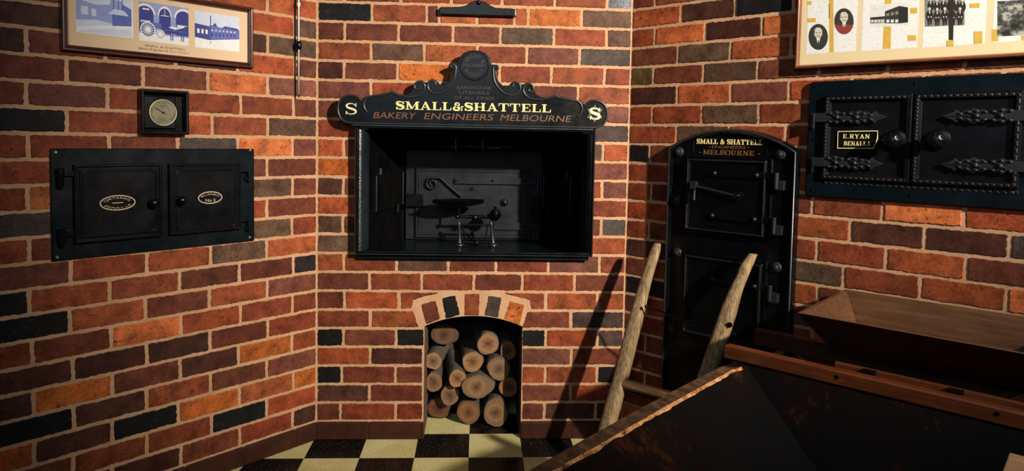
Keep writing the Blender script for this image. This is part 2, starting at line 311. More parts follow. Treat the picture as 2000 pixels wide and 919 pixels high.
class Thing:
    """an empty at the thing's base; parts are built in wall coordinates (u, -distance from wall, z) or world coordinates"""
    def __init__(s, name, label, cat, wl=None, org=(0,0,0), group=None):
        s.o = bpy.data.objects.new(name, None); SC.collection.objects.link(s.o); s.o.empty_display_size = 0.05
        s.org = org; tag(s.o, label, cat, group)
        if wl:
            o, u, a = WALLS[wl]; s.o.rotation_euler = (0, 0, a)
            n = Vector((-u.y, u.x, 0)); s.o.location = o+u*org[0]+n*org[1]+Vector((0, 0, org[2]))
        else: s.o.location = org
    def part(s, mb, name, mat, parent=None, **k):
        o = mb.build(name, mat, parent or s.o, org=s.org, **k); return o

# ------------------------------------------------------------ lettering
def poly_interp(pts, k=5):   # Catmull-Rom
    out = []
    for i in range(len(pts)-1):
        p0 = pts[max(0, i-1)]; p1 = pts[i]; p2 = pts[i+1]; p3 = pts[min(len(pts)-1, i+2)]
        for j in range(k):
            t = j/k; out.append(tuple(0.5*((2*b)+(-a+c)*t+(2*a-5*b+4*c-d)*t*t+(-a+3*b-3*c+d)*t**3) for a, b, c, d in zip(p0, p1, p2, p3)))
    out.append(tuple(pts[-1])); return out
T_, N_ = 0.105, 0.042
def V(x, a=0, b=1, w=T_): return ('s', [(x, a), (x, b)], w)
def H_(y, a, b, w=N_): return ('s', [(a, y), (b, y)], w)
def sf(x, y, a=0.17): return H_(y+(N_ if y < 0.5 else -N_), x-a, x+a)
GL = {
 'S': (0.80, [('c', [(.68,.70,.05),(.62,.86,.05),(.42,.955,.05),(.20,.90,.09),(.13,.74,.11),(.24,.59,.13),(.44,.50,.14),(.62,.40,.13),(.69,.25,.11),(.60,.10,.08),(.40,.045,.05),(.20,.10,.05),(.12,.28,.05)]), V(.69,.68,1,.035), V(.11,0,.30,.035)]),
 'M': (1.22, [V(.20,0,1,.055), V(1.0,0,1), ('s', [(.22,.97),(.58,.10)], T_), ('s', [(.58,.10),(.98,.97)], .05), sf(.20,0), sf(1.0,0,.2), H_(1-N_,.02,.30), H_(1-N_,.90,1.2)]),
 'A': (1.0, [('s', [(.18,.03),(.48,.98)], .05), ('s', [(.46,.98),(.80,.03)], T_), H_(.32,.28,.66), sf(.18,0), sf(.80,0,.2)]),
 'L': (0.85, [V(.24), sf(.24,1,.2), H_(N_,.05,.78), V(.76,0,.34,.035)]),
 'H': (1.08, [V(.24), V(.82), H_(.5,.24,.82), sf(.24,0,.2), sf(.24,1,.2), sf(.82,0,.2), sf(.82,1,.2)]),
 'T': (0.95, [V(.45), H_(1-N_,.04,.86), V(.05,.66,1,.035), V(.85,.66,1,.035), sf(.45,0,.2)]),
 'E': (0.88, [V(.24), H_(N_,.05,.80), H_(1-N_,.05,.78), H_(.51,.24,.58), V(.58,.40,.62,.03), V(.78,0,.32,.035), V(.76,.70,1,.035)]),
 '&': (0.98, [('c', [(.86,.50,.04),(.76,.22,.05),(.54,.05,.07),(.28,.05,.08),(.13,.20,.10),(.20,.40,.08),(.42,.54,.07),(.58,.70,.07),(.56,.88,.05),(.42,.96,.05),(.28,.87,.08),(.30,.66,.10),(.52,.36,.11),(.86,.05,.09)]), H_(.50,.72,.98)]),
 'B': (0.92, [V(.24), H_(1-N_,.05,.55), H_(.52,.24,.55), H_(N_,.05,.55), ('c', [(.52,.96,.04),(.70,.88,.09),(.72,.70,.1),(.52,.53,.04)]), ('c', [(.52,.52,.04),(.76,.43,.09),(.78,.18,.1),(.52,.04,.04)])]),
 'O': (0.98, [('c', [(.49,.96,.04),(.20,.85,.09),(.11,.5,.11),(.20,.15,.09),(.49,.04,.04),(.78,.15,.09),(.87,.5,.11),(.78,.85,.09),(.49,.96,.04)])]),
 'U': (1.0, [('c', [(.24,1,.1),(.24,.5,.1),(.26,.18,.1),(.48,.05,.05),(.70,.18,.05),(.75,.5,.05),(.75,1,.05)]), sf(.24,1,.2), sf(.75,1,.15)]),
 'R': (1.0, [V(.24), H_(1-N_,.05,.55), H_(.50,.24,.55), ('c', [(.52,.96,.04),(.72,.88,.09),(.74,.66,.1),(.52,.50,.04)]), ('s', [(.50,.50),(.80,.04)], .09), sf(.24,0,.2), H_(N_,.72,.98)]),
 'N': (1.05, [V(.20,0,1,.05), V(.84,0,1,.05), ('s', [(.20,.97),(.82,.05)], T_), sf(.20,0,.15), H_(1-N_,.03,.30), sf(.84,1,.15)]),
 'Y': (0.95, [('s', [(.14,.97),(.46,.48)], T_), ('s', [(.80,.97),(.46,.48)], .05), V(.46,0,.5), sf(.14,1,.17), sf(.80,1,.14), sf(.46,0,.2)]),
 'G': (0.98, [('c', [(.80,.72,.04),(.70,.90,.05),(.46,.96,.05),(.20,.84,.09),(.11,.5,.11),(.20,.15,.09),(.48,.04,.04),(.74,.12,.06),(.80,.38,.08)]), H_(.42,.56,.94)]),
 'I': (0.5, [V(.25), sf(.25,0,.2), sf(.25,1,.2)]),
 '.': (0.38, [('s', [(.12,.08),(.26,.08)], .08)]), '-': (0.5, [H_(.5,.08,.42,.05)]), ' ': (0.42, [])}
def slab(mb, txt, x0, x1, z0, h, ya, th=0.0015, slant=0.0, gap=0.0, ital=0, thin=1.0):
    """slab-serif line from x0 to x1, baseline z0 + slant*(x-x0), standing on depth ya"""
    tot = sum(GL[c][0]+gap for c in txt)-gap; k = (x1-x0)/tot; cx_ = 0; lv = 0
    for c in txt:
        w_, st = GL[c]
        for s_ in st:
            lv = (lv+1) % 7
            y1 = ya-th-lv*0.00006
            def tr(px, pz): return (x0+(cx_+px+ital*pz)*k, z0+pz*h+slant*(cx_+px)*k)
            if s_[0] == 's': pts = [tr(*p) for p in s_[1]]; ws = [s_[2]]*len(pts)
            else:
                q = poly_interp(s_[1], 4); pts = [tr(p[0], p[1]) for p in q]; ws = [p[2] for p in q]
            # horizontal strokes take the height scale, vertical ones the width scale
            dx = abs(pts[-1][0]-pts[0][0]); dz = abs(pts[-1][1]-pts[0][1])
            sc = h if (s_[0] == 's' and dz < dx*0.3) else (k if s_[0] == 's' and dx < dz*0.3 else (k+h)/2)
            mb.stroke(pts, [a*sc*thin for a in ws], ya, y1)
        cx_ += w_+gap
_tc = {}
def sans_poly(txt):
    if txt in _tc: return _tc[txt]
    cu = bpy.data.curves.new('t', 'FONT'); cu.body = txt; cu.extrude = 0.02; cu.resolution_u = 3
    ob = bpy.data.objects.new('t', cu); SC.collection.objects.link(ob)
    bpy.context.view_layer.update(); dg = bpy.context.evaluated_depsgraph_get(); me = bpy.data.meshes.new_from_object(ob.evaluated_get(dg))
    vs = [tuple(v.co) for v in me.vertices]; fs = [tuple(p.vertices) for p in me.polygons]
    bpy.data.objects.remove(ob); bpy.data.curves.remove(cu); bpy.data.meshes.remove(me)
    _tc[txt] = (vs, fs); return _tc[txt]
def sans(mb, txt, x0, x1, z0, h, ya, th=0.0015, slant=0.0, ital=0.0, bold=0):
    vs, fs = sans_poly(txt); a = min(v[0] for v in vs); b_ = max(v[0] for v in vs); cap = 0.70
    k = (x1-x0)/(b_-a)
    mb.add([(x0+(v[0]-a)*k+ital*h*v[1]/cap, ya if v[2] < 0 else ya-th, z0+v[1]/cap*h+slant*(v[0]-a)*k) for v in vs], fs)
def sans_arc(mb, txt, cx, cz, r, a0, a1, h, ya, th=0.001, sx=1.0, sz=1.0, flip=False):
    """letters around an arc from angle a0 to a1 (degrees, 90 = top)"""
    n = len(txt)
    for i, ch in enumerate(txt):
        if ch == ' ': continue
        a = math.radians(a0+(a1-a0)*(i+0.5)/n); vs, fs = sans_poly(ch); xa = min(v[0] for v in vs); xb = max(v[0] for v in vs); xm = (xa+xb)/2
        k = h/0.70; q = []
        for v in vs:
            lx = (v[0]-xm)*k; lz = v[1]*k
            if flip: rad = r-lz+h*0.5; ang = a+lx/r
            else: rad = r+lz-h*0.5; ang = a-lx/r
            q.append((cx+rad*math.cos(ang)*sx, ya if v[2] < 0 else ya-th, cz+rad*math.sin(ang)*sz))
        mb.add(q, fs)

def proj(p):
    v = Vector(p)-Vector((CX, CY, CZ)); z = v.dot(_f); return 1000+FPX*v.dot(CR)/z, 459.5+PY-FPX*v.dot(CU)/z
def bez(a, b, c, n=8): return [tuple((1-t)**2*p+2*t*(1-t)*q+t*t*r_ for p, q, r_ in zip(a, b, c)) for t in [i/n for i in range(n+1)]]
def circle(cx, cz, r, n=24, a0=0, a1=2*PI, sz=1): return [(cx+r*math.cos(a0+(a1-a0)*i/n), cz+r*sz*math.sin(a0+(a1-a0)*i/n)) for i in range(n+(0 if abs(a1-a0-2*PI) < 1e-6 else 1))]
def at_y(pts, y): return [(p[0], y, p[1]) for p in pts]

# ============================================================ STRUCTURE
COL = {'r': (.285,.066,.027,0), 'R': (.40,.095,.033,0), 'o': (.56,.145,.030,0), 'O': (.64,.175,.055,0), 'm': (.175,.048,.026,0), 'b': (.085,.030,.020,0),
       'p': (.20,.066,.046,0.15), 'g': (.135,.075,.048,0.6), 'd': (.085,.060,.054,0.5), 'k': (.010,.010,.0125,0.35), 'K': (.030,.022,.027,0.1), 'G': (.11,.08,.035,0.2), 's': (.22,.25,.33,1)}
COURSE = 0.086; NROW = 29; WALLH = COURSE*NROW
class Bricks:
    def __init__(s): s.v = []; s.f = []; s.c = []; s.m = []
    def poly(s, pts, col, wl_jit=1.0, gap=0.0055, fix=None):
        rnd = random
        n = len(pts); A = sum(pts[i][0]*pts[(i+1)%n][1]-pts[(i+1)%n][0]*pts[i][1] for i in range(n))
        if A < 0: pts = pts[::-1]
        ln = []
        for i in range(n):
            a, b = pts[i], pts[(i+1) % n]; l = math.hypot(b[0]-a[0], b[1]-a[1]); dx, dz = (b[0]-a[0])/l, (b[1]-a[1])/l
            ln.append((a[0]-dz*gap, a[1]+dx*gap, dx, dz))
        q = []
        for i in range(n):
            (x1, z1, d1, e1), (x2, z2, d2, e2) = ln[i-1], ln[i]; dt = d1*e2-e1*d2
            t = ((x2-x1)*e2-(z2-z1)*d2)/dt; q.append((x1+d1*t, z1+e1*t))
        out = []; base = []; ph = [rnd.uniform(0, 6.28) for _ in range(4)]; big = rnd.uniform(0.0003, 0.0013)*wl_jit
        for i in range(n):
            a, b = q[i], q[(i+1) % n]; l = math.hypot(b[0]-a[0], b[1]-a[1]); dx, dz = (b[0]-a[0])/l, (b[1]-a[1])/l
            k = max(4, int(l/0.0065)); nx, nz = -dz, dx
            for j in range(k):
                t = (j+0.5)/k; s_ = t*l
                off = big*math.sin(s_*60+ph[0])+0.0007*math.sin(s_*210+ph[1])*wl_jit+abs(rnd.gauss(0, 0.0009))*wl_jit
                if rnd.random() < 0.03: off += 0.0022*wl_jit
                e = min(s_, l-s_)
                if e < 0.0032 and k > 5: continue
                base.append((a[0]+dx*s_, a[1]+dz*s_, nx, nz))
                if e < 0.006: off += 0.0016*(1-e/0.006)
                out.append((a[0]+dx*s_+nx*off, a[1]+dz*s_+nz*off, nx, nz))
        k = len(out); b0 = len(s.v)
        dd = rnd.uniform(0.0022, 0.0042) if not fix else .003+.0002*fix
        for x, z, nx, nz in out: s.v.append((x, 0.002, z))
        for x, z, nx, nz in out: s.v.append((x+nx*0.0008, -dd*0.7, z+nz*0.0008))
        for x, z, nx, nz in out: s.v.append((x+nx*0.0026, -dd, z+nz*0.0026))
        fs = []
        for q in (0, 1):
            for i in range(k): fs.append((b0+q*k+i, b0+q*k+(i+1) % k, b0+(q+1)*k+(i+1) % k, b0+(q+1)*k+i))
        cxm = sum(p[0] for p in pts)/n; czm = sum(p[1] for p in pts)/n
        hw_ = max(abs(p[0]-cxm) for p in pts); hh_ = max(abs(p[1]-czm) for p in pts); fx, fz = 1-.013/hw_, 1-.013/hh_
        for x, z, nx, nz in base: s.v.append((cxm+(x-cxm)*fx, -dd, czm+(z-czm)*fz))
        s.v.append((cxm, -dd, czm))
        for i in range(k): fs.append((b0+2*k+i, b0+2*k+(i+1) % k, b0+3*k+(i+1) % k, b0+3*k+i)); fs.append((b0+3*k+i, b0+3*k+(i+1) % k, b0+4*k))
        j = rnd.uniform(0.55, 0.86); hue = rnd.uniform(0.88, 1.14)
        if fix: j, hue = .72, 1.0
        c = COL[col]; c = (min(1, c[0]*j), min(1, c[1]*j*hue*.94), min(1, c[2]*j*hue*.85), c[3])
        for f_ in fs: s.f.append(f_); s.c.append(c)
    def plain(s, pts3, fs):
        b0 = len(s.v); s.v += pts3
        for f_ in fs: s.f.append(tuple(b0+i for i in f_)); s.c.append(None)
    def build(s, name, wl):
        me = bpy.data.meshes.new(name); me.from_pydata(s.v, [], s.f)
        me.materials.append(M['brick']); me.materials.append(M['mortar'])
        at = me.color_attributes.new('Col', 'FLOAT_COLOR', 'CORNER'); li = 0
        buf = []
        for p, c in zip(me.polygons, s.c):
            if c is None: p.material_index = 1
            for _ in range(p.loop_total): buf += list(c or (1, 1, 1, 0))
        at.data.foreach_set('color', buf)
        o = bpy.data.objects.new(name, me); SC.collection.objects.link(o); o['kind'] = 'structure'
        og, u, a = WALLS[wl]; o.location = og; o.rotation_euler = (0, 0, a); return o
def rows(txt):
    for line in txt.strip().split('\n'):
        k, r_ = line.split(':'); k = int(k)
        for seg in r_.split('|'):
            t = seg.split()
            for i in range(0, len(t)-2, 2): yield k, float(t[i]), t[i+1], float(t[i+2])
BR_b = """
1: 0.000 m 0.109 r 0.360 r 0.486 | 0.937 m 1.045 b 1.284 b 1.408
2: 0.000 b 0.240 m 0.485 | 0.936 m 1.165 r 1.408
3: 0.000 k 0.115 m 0.358 m 0.484 | 0.934 R 1.046 r 1.287 k 1.408
4: 0.000 R 0.242 b 0.483 | 0.932 p 1.165 m 1.408
5: 0.000 k 0.121 m 0.359 k 0.489 | 0.931 k 1.045 R 1.285 d 1.408
6: 0.000 r 0.240 | 1.161 d 1.408
7: 0.000 m 0.125 R 0.369 | 1.043 R 1.281 R 1.408
8: 0.000 m 0.237 r 0.473 r 0.710 m 0.931 r 1.172 m 1.408
9: 0.000 R 0.122 r 0.358 g 0.592 m 0.809 r 1.049 p 1.286 r 1.408
10: 0.000 g 0.178 | 1.241 R 1.408
11: 0.000 g 0.116 m 0.178 | 1.239 m 1.289 d 1.408
12: 0.000 R 0.177 | 1.237 r 1.408
13: 0.000 b 0.118 m 0.177 | 1.235 r 1.289 p 1.408
14: 0.000 o 0.176 | 1.233 p 1.408
15: 0.000 R 0.119 m 0.176 | 1.230 g 1.289 R 1.408
16: 0.000 r 0.175 | 1.228 d 1.408
17: 0.000 m 0.118 r 0.354 r 0.592 m 0.823 r 1.058 r 1.297 p 1.408
18: 0.000 p 0.238 r 0.477 r 0.706 r 0.937 m 1.168 r 1.408
19: 0.000 b 0.118 m 0.355 o 0.597 r 0.811 r 1.045 R 1.287 r 1.408
20: 0.000 r 0.237 g 0.473 R 0.710 r 0.932 p 1.171 d 1.408
21: 0.000 m 0.121 m 0.358 m 0.599 m 0.812 g 1.053 r 1.292 g 1.408
22: 0.000 k 0.240 r 0.482 m 0.537 R 0.705 R 0.873 R 0.935 o 1.176 g 1.408
23: 0.000 r 0.120 m 0.366 r 0.590 r 0.816 r 1.053 r 1.290 s 1.408
24: 0.000 r 0.239 R 0.480 m 0.703 r 0.932 r 1.172 r 1.408
25: 0.000 m 0.120 m 0.358 r 0.596 R 0.834 m 1.072 r 1.310 p 1.408
26: 0.000 m 0.240 p 0.478 r 0.716 R 0.954 r 1.192 m 1.408
27: 0.000 r 0.120 m 0.358 p 0.596 m 0.834 b 1.072 m 1.310 O 1.408
28: 0.000 g 0.240 k 0.478 r 0.716 m 0.954 R 1.192 r 1.408
"""
BR_l = """
1: -3.219 R -2.981 k -2.743 r -2.505 r -2.267 k -2.029 g -1.791 m -1.553 R -1.315 b -1.077 b -0.840 b -0.598 m -0.362 r -0.119 b 0.000
2: -3.104 r -2.866 k -2.628 R -2.390 r -2.152 b -1.914 r -1.676 m -1.438 r -1.200 m -0.962 r -0.721 r -0.478 k -0.242 R 0.000
3: -3.216 p -2.978 R -2.740 m -2.502 g -2.264 r -2.026 m -1.788 b -1.550 m -1.312 o -1.074 b -0.838 k -0.606 o -0.362 R -0.116 o 0.000
4: -3.099 r -2.861 m -2.623 m -2.385 r -2.147 g -1.909 r -1.671 k -1.433 k -1.195 k -0.957 b -0.720 r -0.481 m -0.241 p 0.000
5: -3.215 b -2.977 m -2.739 m -2.501 r -2.263 r -2.025 r -1.787 r -1.549 b -1.311 b -1.073 o -0.835 m -0.598 b -0.365 o -0.123 r 0.000
6: -3.099 R -2.861 m -2.623 b -2.385 R -2.147 m -1.909 R -1.671 r -1.433 r -1.195 b -0.957 b -0.718 b -0.482 m -0.236 r 0.000
7: -3.216 g -2.978 r -2.740 r -2.502 r -2.264 k -2.026 R -1.788 g -1.550 g -1.312 r -1.074 m -0.837 O -0.594 R -0.356 r -0.121 r 0.000
8: -3.106 R -2.868 R -2.630 b -2.392 m -2.154 r -1.916 r -1.678 r -1.440 b -1.202 k -0.964 R -0.721 m -0.484 r -0.239 p 0.000
9: -3.221 r -2.983 r -2.745 R -2.507 R -2.269 O -2.031 m -1.793 p -1.555 r -1.317 k -1.079 R -0.840 r -0.598 m -0.360 m -0.117 K 0.000
10: -3.101 m -2.863 g -2.625 O -2.387 R -2.149 b -1.911 m -1.673 m -1.435 g -1.197 p -0.959 r -0.714 R -0.478 g -0.241 R 0.000
11: -3.218 b -2.980 O -2.742 r -2.504 R -2.266 m -2.028 k -1.790 r -1.552 m -1.314 r -1.076 r -0.837 r -0.597 r -0.360 g -0.123 r 0.000
12: -3.100 r -2.862 k -2.624 r -2.386 r -2.148 m -1.910 m -1.672 r -1.434 r -1.196 d -0.958 m -0.717 m -0.481 R -0.239 m 0.000
13: -3.220 R -2.982 g -2.744 r -2.506 k -2.268 R -2.030 m -1.792 p -1.554 r -1.316 r -1.078 O -0.838 r -0.596 r -0.357 g -0.121 m 0.000
14: -3.096 R -2.858 R -2.620 R -2.382 r -2.144 r -1.906 k -1.668 r -1.430 m -1.192 r -0.954 r -0.712 r -0.478 m -0.239 m 0.000
15: -3.216 r -2.978 r -2.740 k -2.502 r -2.264 r -2.026 r -1.788 r -1.550 m -1.312 r -1.074 r -0.834 m -0.600 d -0.364 O -0.121 p 0.000
16: -3.105 m -2.867 p -2.629 m -2.391 R -2.153 g -1.915 b -1.677 r -1.439 r -1.201 k -0.963 r -0.729 R -0.469 r -0.235 g 0.000
17: -3.218 g -2.980 r -2.742 m -2.504 r -2.266 r -2.028 O -1.790 g -1.552 r -1.314 m -1.076 p -0.838 r -0.602 r -0.352 r -0.117 m 0.000
18: -3.103 m -2.865 m -2.627 R -2.389 m -2.151 r -1.913 R -1.675 m -1.437 R -1.199 m -0.961 m -0.720 m -0.484 O -0.235 p 0.000
19: -3.215 m -2.977 k -2.739 r -2.501 r -2.263 p -2.025 r -1.787 r -1.549 r -1.311 b -1.073 m -0.843 m -0.605 b -0.364 R -0.110 m 0.000
20: -3.100 b -2.862 k -2.624 r -2.386 r -2.148 r -1.910 p -1.672 r -1.434 m -1.196 b -0.958 m -0.719 m -0.479 b -0.235 g 0.000
21: -3.212 r -2.974 O -2.736 R -2.498 m -2.260 R -2.022 r -1.784 m -1.546 p -1.308 m -1.070 m -0.841 m -0.603 m -0.363 R -0.112 g 0.000
22: -3.098 m -2.860 r -2.622 m -2.384 k -2.146 m -1.908 m -1.670 m -1.432 R -1.194 m -0.956 r -0.717 r -0.478 R -0.236 R 0.000
23: -3.209 m -2.971 R -2.733 m -2.495 b -2.257 R -2.019 p -1.781 m -1.543 m -1.305 m -1.067 m -0.839 r -0.602 r -0.363 r -0.112 R 0.000
24: -3.096 r -2.858 k -2.620 r -2.382 O -2.144 m -1.906 k -1.668 m -1.430 m -1.192 k -0.954 p -0.716 R -0.478 r -0.240 r 0.000
25: -3.219 p -2.981 O -2.743 g -2.505 r -2.267 b -2.029 R -1.791 r -1.553 r -1.315 r -1.077 r -0.839 m -0.601 m -0.363 r -0.125 r 0.000
26: -3.096 p -2.858 r -2.620 R -2.382 b -2.144 O -1.906 g -1.668 g -1.430 r -1.192 R -0.954 O -0.716 r -0.478 r -0.240 r 0.000
27: -3.219 r -2.981 R -2.743 R -2.505 r -2.267 g -2.029 r -1.791 m -1.553 r -1.315 r -1.077 m -0.839 b -0.601 k -0.363 r -0.125 r 0.000
28: -3.096 m -2.858 m -2.620 r -2.382 m -2.144 m -1.906 r -1.668 m -1.430 m -1.192 m -0.954 r -0.716 r -0.478 r -0.240 r 0.000
"""
BR_r = """
1: 0.000 O 0.106 r 0.346 r 0.584 R 0.822 m 1.060 k 1.298 k 1.536 r 1.774 m 2.012 R 2.250 m 2.488 r 2.726 r 2.964
2: 0.000 r 0.226 m 0.464 m 0.702 r 0.940 O 1.178 m 1.416 g 1.654 r 1.892 r 2.130 m 2.368 k 2.606 m 2.844 R 3.082
3: 0.000 m 0.116 r 0.347 m 0.585 r 0.823 R 1.061 m 1.299 p 1.537 r 1.775 m 2.013 R 2.251 b 2.489 r 2.727 r 2.965
4: 0.000 m 0.235 m 0.473 b 0.711 m 0.949 m 1.187 r 1.425 r 1.663 r 1.901 r 2.139 p 2.377 R 2.615 R 2.853 r 3.091
5: 0.000 m 0.113 m 0.353 r 0.591 R 0.829 m 1.067 r 1.305 p 1.543 p 1.781 g 2.019 m 2.257 r 2.495 r 2.733 O 2.971
6: 0.000 r 0.234 r 0.472 b 0.710 p 0.948 r 1.186 m 1.424 p 1.662 r 1.900 r 2.138 m 2.376 r 2.614 p 2.852 O 3.090
7: 0.000 b 0.113 r 0.358 m 0.596 R 0.834 O 1.072 b 1.310 p 1.548 m 1.786 g 2.024 m 2.262 p 2.500 g 2.738 R 2.976
8: 0.000 k 0.234 r 0.472 R 0.710 p 0.948 m 1.186 m 1.424 r 1.662 r 1.900 p 2.138 p 2.376 R 2.614 O 2.852 m 3.090
9: 0.000 m 0.110 r 0.364 r 0.618 R 0.848 m 1.080 r 1.315 r 1.553 m 1.791 p 2.029 m 2.267 R 2.505 p 2.743 r 2.981
10: 0.000 b 0.235 r 0.486 r 0.716 g 0.936 r 1.182 R 1.422 O 1.660 b 1.898 m 2.136 m 2.374 r 2.612 m 2.850 m 3.088
11: 0.000 r 0.115 m 0.369 r 0.612 r 0.839 r 1.073 R 1.310 m 1.548 p 1.786 R 2.024 r 2.262 b 2.500 r 2.738 R 2.976
12: 0.000 R 0.237 r 0.480 r 0.709 R 0.952 b 1.188 b 1.422 d 1.660 m 1.898 b 2.136 R 2.374 r 2.612 m 2.850 r 3.088
13: 0.000 r 0.121 m 0.363 r 0.605 m 0.816 r 1.055 O 1.297 R 1.535 m 1.773 r 2.011 r 2.249 m 2.487 R 2.725 R 2.963
14: 0.000 r 0.240 r 0.473 r 0.712 r 0.934 r 1.170 r 1.398 r 1.636 m 1.874 r 2.112 k 2.350 p 2.588 r 2.826 r 3.064
15: 0.000 k 0.110 m 0.359 r 0.598 m 0.832 r 1.064 r 1.291 r 1.529 k 1.767 p 2.005 m 2.243 p 2.481 r 2.719 g 2.957
16: 0.000 r 0.239 g 0.476 r 0.705 r 0.927 r 1.162 r 1.390 r 1.628 r 1.866 m 2.104 r 2.342 r 2.580 r 2.818 m 3.056
17: 0.000 r 0.118 r 0.355 g 0.598 r 0.816 r 1.049 r 1.276 r 1.514 k 1.752 p 1.990 m 2.228 m 2.466 O 2.704 r 2.942
18: 0.000 b 0.235 R 0.478 p 0.712 R 0.937 r 1.162 m 1.382 r 1.620 r 1.858 p 2.096 g 2.334 R 2.572 r 2.810 O 3.048
19: 0.000 G 0.118 m 0.354 g 0.586 m 0.818 m 1.049 r 1.275 m 1.513 R 1.751 r 1.989 r 2.227 r 2.465 r 2.703 r 2.941
20: 0.000 m 0.234 g 0.471 R 0.711 r 0.929 r 1.155 r 1.393 b 1.631 r 1.869 r 2.107 R 2.345 r 2.583 r 2.821 r 3.059
21: 0.000 r 0.119 O 0.357 b 0.597 O 0.820 r 1.050 r 1.288 R 1.526 g 1.764 r 2.002 g 2.240 m 2.478 r 2.716 r 2.954
22: 0.000 R 0.243 b 0.484 k 0.714 r 0.948 r 1.186 m 1.424 r 1.662 k 1.900 k 2.138 O 2.376 m 2.614 m 2.852 R 3.090
23: 0.000 m 0.115 R 0.351 m 0.590 r 0.813 r 1.051 b 1.289 r 1.527 R 1.765 k 2.003 r 2.241 m 2.479 m 2.717 g 2.955
24: 0.000 r 0.240 r 0.478 r 0.716 r 0.954 O 1.192 R 1.430 R 1.668 r 1.906 m 2.144 R 2.382 R 2.620 m 2.858 R 3.096
25: 0.000 r 0.125 r 0.363 r 0.601 r 0.839 p 1.077 p 1.315 m 1.553 r 1.791 k 2.029 r 2.267 m 2.505 k 2.743 r 2.981
26: 0.000 r 0.240 r 0.478 r 0.716 k 0.954 g 1.192 r 1.430 b 1.668 m 1.906 m 2.144 m 2.382 g 2.620 O 2.858 r 3.096
27: 0.000 r 0.125 r 0.363 r 0.601 m 0.839 r 1.077 k 1.315 R 1.553 R 1.791 g 2.029 p 2.267 r 2.505 O 2.743 r 2.981
28: 0.000 r 0.240 r 0.478 m 0.716 m 0.954 R 1.192 g 1.430 b 1.668 r 1.906 O 2.144 m 2.382 r 2.620 p 2.858 b 3.096
"""
BACK_EXTRA = [
 ('m', [(.467,.626),(.535,.649),(.561,.561),(.495,.531)]), ('k', [(.563,.657),(.626,.673),(.65,.58),(.582,.557)]), ('r', [(.666,.679),(.738,.679),(.737,.575),(.666,.575)]),
 ('d', [(.775,.672),(.839,.663),(.825,.566),(.758,.576)]), ('o', [(.875,.648),(.945,.629),(.924,.533),(.848,.562)]),
 ('r', [(.373,.602),(.431,.602),(.4515,.688),(.373,.688)], 1), ('r', [(.430,.688),(.585,.688),(.430,.6395)], 2), ('R', [(.243,.602),(.439,.602),(.470,.516),(.243,.516)]),
 ('r', [(.971,.602),(1.040,.602),(1.040,.688),(.951,.688)], 1), ('r', [(.815,.688),(.973,.688),(.973,.641)], 2), ('m', [(.955,.602),(1.158,.602),(1.158,.516),(.925,.516)])]
def jrow(bk, k, a, b, c):
    z0 = k*COURSE; z1 = z0+COURSE; dz = 0.0015*math.sin(k*2.3)
    bk.poly([(a, z0+random.gauss(0, .0007)), (b, z0+random.gauss(0, .0007)), (b, z1+random.gauss(0, .0007)), (a, z1+random.gauss(0, .0007))], c)
bk = Bricks()
for k, a, c, b in rows(BR_b): jrow(bk, k, a, b, c)
for c, pts, *ctr in BACK_EXTRA: bk.poly(pts, c, fix=ctr[0] if ctr else None, gap=0.0012 if len(pts) == 4 and abs(pts[0][1]-pts[1][1]) > 0.003 or c == 'r' and pts[0][0] == .666 else 0.0055)
HX0, HX1, HSP, HAP = .488, .936, .527, .575
def arc_z(x):
    m_ = (HX0+HX1)/2; h = (HX1-HX0)/2; R_ = (h*h+(HAP-HSP)**2)/(2*(HAP-HSP)); return HAP-R_+math.sqrt(max(0, R_*R_-(x-m_)**2))
arch = [(HX0+(HX1-HX0)*i/16, arc_z(HX0+(HX1-HX0)*i/16)) for i in range(17)]
W_ = 1.4083; BX0, BX1, BZ0, BZ1 = .178, 1.239, .872, 1.436
def face(bk, pts): bk.plain([(x, 0, z) for x, z in pts], [tuple(range(len(pts)))])
face(bk, [(0, 0), (BX0, 0), (BX0, WALLH), (0, WALLH)]); face(bk, [(BX1, 0), (W_, 0), (W_, WALLH), (BX1, WALLH)])
face(bk, [(BX0, BZ1), (BX1, BZ1), (BX1, WALLH), (BX0, WALLH)])
face(bk, [(BX0, 0), (HX0, 0)]+arch+[(HX1, 0), (BX1, 0), (BX1, BZ0), (BX0, BZ0)])
wall_back = bk.build('wall_back', 'b')
for wl, nm, txt, lim in (('l', 'wall_left', BR_l, -3.0), ('r', 'wall_right', BR_r, 2.9)):
    bk = Bricks()
    for k, a, c, b in rows(txt):
        if abs(a) <= 3.2 and abs(b) <= 3.2: jrow(bk, k, a, b, c)
    e = lim*1.07
    face(bk, [(min(0, e), 0), (max(0, e), 0), (max(0, e), WALLH), (min(0, e), WALLH)])
    bk.build(nm, wl)
# hearth recess behind the arch
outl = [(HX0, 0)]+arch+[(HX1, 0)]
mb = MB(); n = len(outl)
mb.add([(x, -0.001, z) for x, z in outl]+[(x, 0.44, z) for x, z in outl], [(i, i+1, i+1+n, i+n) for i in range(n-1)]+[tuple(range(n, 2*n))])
o = mb.build('wall_hearth', 'soot'); o['kind'] = 'structure'
